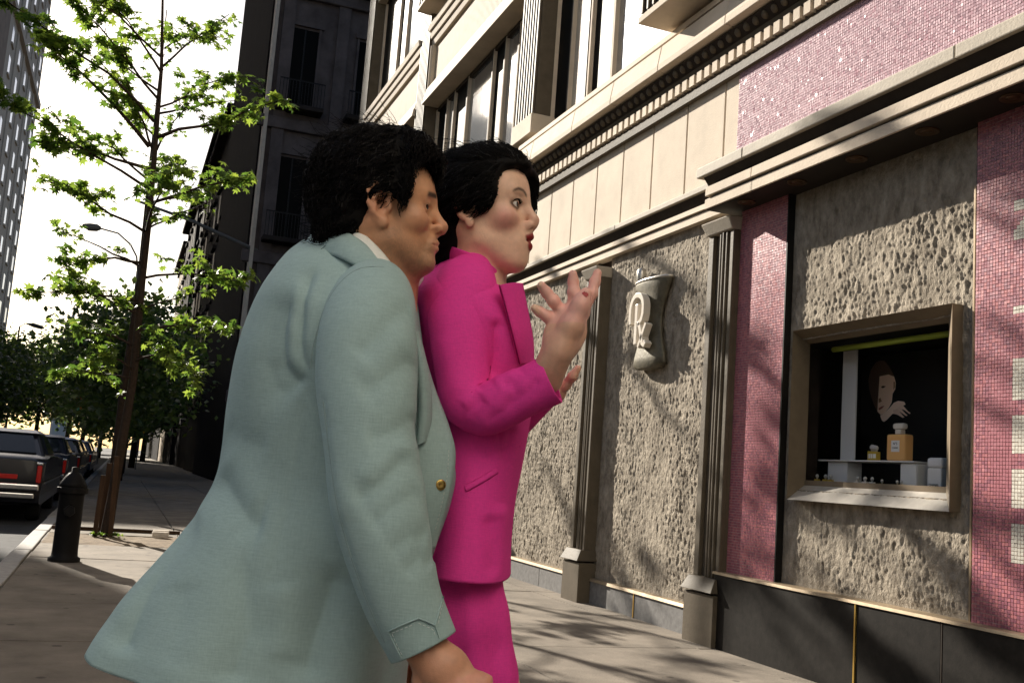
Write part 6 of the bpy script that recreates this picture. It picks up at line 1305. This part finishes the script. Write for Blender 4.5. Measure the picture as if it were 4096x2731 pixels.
if ((A[40, 0]-A[40].mean(0)) @ N[40, 0]) < 0: N = -N
A = A+N*(.0015*(fbm(A[..., 0]*8, A[..., 2]*5, A[..., 1]*8, 2)-.5)*2)[..., None]
sp = [([(-0.0175, 1.8000, 1.1961), (-0.0084, 1.8000, 1.1617), (-0.0017, 1.8000, 1.1317)], .010, -.005), ([(0.0097, 1.8500, 1.1918), (0.0059, 1.8500, 1.1510), (-0.0053, 1.8500, 1.1189)], .010, -.006), ([(-0.0314, 1.8000, 1.3821), (-0.0289, 1.8000, 1.3194), (-0.0315, 1.8000, 1.2657)], .012, -.012), ([(-0.0207, 1.8000, 1.0353), (-0.0058, 1.8000, 0.9808), (-0.0056, 1.8000, 0.9215)], .014, -.008), ([(-0.0007, 1.8500, 1.0570), (0.0001, 1.8500, 0.9867), (0.0030, 1.8500, 0.9171)], .012, .006), ([(-0.0759, 1.8000, 1.1831), (-0.0506, 1.8000, 1.1412), (-0.0101, 1.8000, 1.1267)], .02, -.006)]
hw_ = np.clip((A[..., 2]-zz[8])/(hem-zz[8]), 0, 1)**2; A = A+N*(.012*hw_)[..., None]; A = folds(A, N, sp, 1.97); wj = cloth_obj('jacket', A, PINK, wom, .004)
ribbon('collar', [(-0.1473, 1.9700, 1.5373), (-0.1302, 1.9000, 1.5227), (-0.1039, 1.8620, 1.5089), (-0.0728, 1.8620, 1.4970), (-0.0441, 1.8850, 1.4840), (-0.0315, 1.9100, 1.4716)], [(-0.1513, 1.9800, 1.5191), (-0.1335, 1.9050, 1.5017), (-0.1047, 1.8680, 1.4864), (-0.0726, 1.8680, 1.4746), (-0.0440, 1.8900, 1.4630), (-0.0321, 1.9150, 1.4532)], PINK, wom, .005, .002, 8, 50)
lp, G = ribbon('lapel', [(-0.0296, 1.8000, 1.4366), (-0.0115, 1.8120, 1.3855), (0.0030, 1.8220, 1.3426), (0.0165, 1.8450, 1.3031)], [(0.0098, 1.8850, 1.4584), (0.0239, 1.8950, 1.4083), (0.0371, 1.9050, 1.3580), (0.0420, 1.9150, 1.3126)], PINK, wom, .006, .012)
seam('lapel_edge', [tuple(np.array(p)+np.array([0, -.002, 0])) for p in ((-0.0296, 1.7970, 1.4360), (-0.0115, 1.8090, 1.3850), (0.0029, 1.8190, 1.3422), (0.0165, 1.8420, 1.3028))], .0016, THREAD_P, lp)
ps_, G = ribbon('pocket_welt', on_surface(A, [(-0.0640, 1.8000, 1.0773), (-0.0341, 1.8000, 1.0968), (-0.0051, 1.8000, 1.1175)], .003)[::3], on_surface(A, [(-0.0608, 1.8000, 1.0689), (-0.0309, 1.8000, 1.0884), (-0.0023, 1.8000, 1.1099)], .004)[::3], PINK, wom, .005, .002, 5, 30)
seam('pocket_seam', on_surface(A, [(-0.0607, 1.8000, 1.0681), (-0.0308, 1.8000, 1.0875), (-0.0023, 1.8000, 1.1091)], .002), .0010, THREAD_P, ps_)
seam('front_seam', on_surface(A, [(0.0108, 1.8500, 1.2827), (0.0148, 1.8500, 1.2148), (0.0130, 1.8500, 1.1650)], .0005), .0009, THREAD_P, wj)
bt = MB().lathe([(.001, 0), (.007, 0), (.007, .002), (.001, .003)], (0, 0, 0), 14).build('button', PINK, wom, True); BW = on_surface(A, [(0.0232, 1.8500, 1.1599), (0.0233, 1.8500, 1.1590)], .001)[0]
sc = [((-0.0778, 1.9200, 1.4823), .016, .02), ((-0.0833, 1.8950, 1.4706), .042, .046), ((-0.0926, 1.8620, 1.4351), .0620, .058), ((-0.0980, 1.8450, 1.3843), .0605, .057), ((-0.0908, 1.8320, 1.3279), .0545, .054), ((-0.0825, 1.8220, 1.2730), .0490, .050), ((-0.0721, 1.8120, 1.2305), .0475, .049), ((-0.0464, 1.8000, 1.2116), .0470, .048), ((-0.0109, 1.7850, 1.2255), .0455, .046), ((0.0288, 1.7700, 1.2473), .0430, .044), ((0.0728, 1.7600, 1.2710), .0430, .043)]
B = tube_rings([q[0] for q in sc], [[q[1], q[2]] for q in sc], 150, 96); NB = ring_normals(B)
if ((B[70, 0]-B[70].mean(0)) @ NB[70, 0]) < 0: NB = -NB
B = B+NB*(.002*(fbm(B[..., 0]*12, B[..., 2]*8, B[..., 1]*12, 2)-.5)*2)[..., None]
for _ in range(14):
    Bs = B.copy(); Bs[1:-1] = .25*B[:-2]+.5*B[1:-1]+.25*B[2:]; wgt = np.exp(-((np.arange(150)-100)/16.0)**2)[:, None, None]; B = B*(1-wgt)+Bs*wgt
NB = ring_normals(B)
if ((B[70, 0]-B[70].mean(0)) @ NB[70, 0]) < 0: NB = -NB
sps = [([(-0.0435, 1.7200, 1.2405), (-0.0550, 1.7200, 1.2248), (-0.0738, 1.7200, 1.1961), (-0.0781, 1.7200, 1.1706)], .009, -.007), ([(-0.0384, 1.7200, 1.2282), (-0.0458, 1.7200, 1.2150), (-0.0603, 1.7200, 1.1845), (-0.0637, 1.7200, 1.1633)], .009, -.007), ([(-0.0482, 1.7200, 1.2465), (-0.0619, 1.7200, 1.2328), (-0.0793, 1.7200, 1.2125)], .010, .005), ([(-0.0151, 1.7200, 1.2552), (0.0036, 1.7200, 1.2587), (0.0113, 1.7200, 1.2402), (-0.0075, 1.7200, 1.2093)], .010, -.006), ([(-0.0301, 1.7200, 1.2584), (-0.0076, 1.7200, 1.2685), (0.0167, 1.7200, 1.2831)], .010, .005), ([(-0.0394, 1.7200, 1.1860), (-0.0033, 1.7200, 1.2097), (0.0362, 1.7200, 1.2463), (0.0513, 1.7200, 1.2728)], .011, -.006), ([(0.0050, 1.7200, 1.2694), (0.0212, 1.7200, 1.2791), (0.0173, 1.7200, 1.2746)], .010, -.004), ([(-0.1239, 1.7200, 1.3454), (-0.1060, 1.7200, 1.2825), (-0.0806, 1.7200, 1.2293)], .02, .004)]
B = folds(B, NB, sps, 1.85, .62); cloth_obj('sleeve', B, PINK, wom, .005)
AB = np.concatenate([A.reshape(-1, 3), B.reshape(-1, 3)]); seam('armhole_seam', on_surface(AB[None], [(-0.0332, 1.8000, 1.4363), (-0.0371, 1.8000, 1.3817), (-0.0362, 1.8000, 1.3278), (-0.0359, 1.8000, 1.2832), (-0.0381, 1.8000, 1.2653)], -.0002), .0013, THREAD_P, wj)  # dark line puts the shaded crease between sleeve and body into colour
C2 = tube_rings([(shl[0], shl[1]-.03, shl[2]+.02), shl, ((shl[0]+ell_[0])/2, (shl[1]+ell_[1])/2, (shl[2]+ell_[2])/2), ell_, wrl], [.03, .058, .052, .048, .042], 60, 40); cloth_obj('sleeve', C2, PINK, wom, .005)
# trousers: near leg stepping, far leg behind
T = Sdf(); T.ell((hp[0]-.012, hp[1], .98), (.085, .145, .12), .05)
for s_ in (-1, 1):
    kx = hp[0]+.05+.10*s_; tp_ = (-0.0372, 1.8500, 0.8367) if s_ < 0 else (-0.0510, 2.0500, 0.8075); bt2 = (-0.0100, 1.8400, 0.7422) if s_ < 0 else (-0.0714, 2.0500, 0.6971)
    T.cap((hp[0], hp[1]+s_*.075, .95), (tp_[0]-.006, hp[1]+s_*.08, tp_[2]), .070, .064, .04); T.cap((tp_[0]-.006, hp[1]+s_*.08, tp_[2]), (bt2[0]-.006, hp[1]+s_*.08, bt2[2]), .064, .060, .04); T.cap((bt2[0]-.006, hp[1]+s_*.08, bt2[2]), (kx, hp[1]+s_*.085, .10), .060, .085, .04)
def tfold(P): return .004*np.sin(P[:, 0]*95+P[:, 2]*9)*sm(1.0, .8, P[:, 2])
Vt, Ft = T.mesh((-.34, 1.66, 0), (.22, 2.26, 1.16), .0065, tfold); npmesh('trousers', Vt, Ft, PINK, wom)
for s_ in (-1, 1):
    kx = hp[0]+.05+.10*s_; Q = Sdf(); Q.cap((kx-.05, hp[1]+s_*.085, .075), (kx+.05, hp[1]+s_*.088, .05), .034, .036, .03); Q.cap((kx+.05, hp[1]+s_*.088, .045), (kx+.15, hp[1]+s_*.095, .03), .036, .026, .03); Q.cap((kx-.055, hp[1]+s_*.085, .07), (kx-.055, hp[1]+s_*.085, .012), .018, .010, .01); Vs, Fs = Q.mesh((kx-.14, hp[1]+s_*.09-.1, -.01), (kx+.24, hp[1]+s_*.09+.1, .14), .008); npmesh('shoe', Vs, Fs, SHOE, wom)
settle(wom, WX, WY)
bt.location = (BW[0]-WX, BW[1]-WY, BW[2]); bt.rotation_euler = (math.radians(90), 0, math.radians(35))
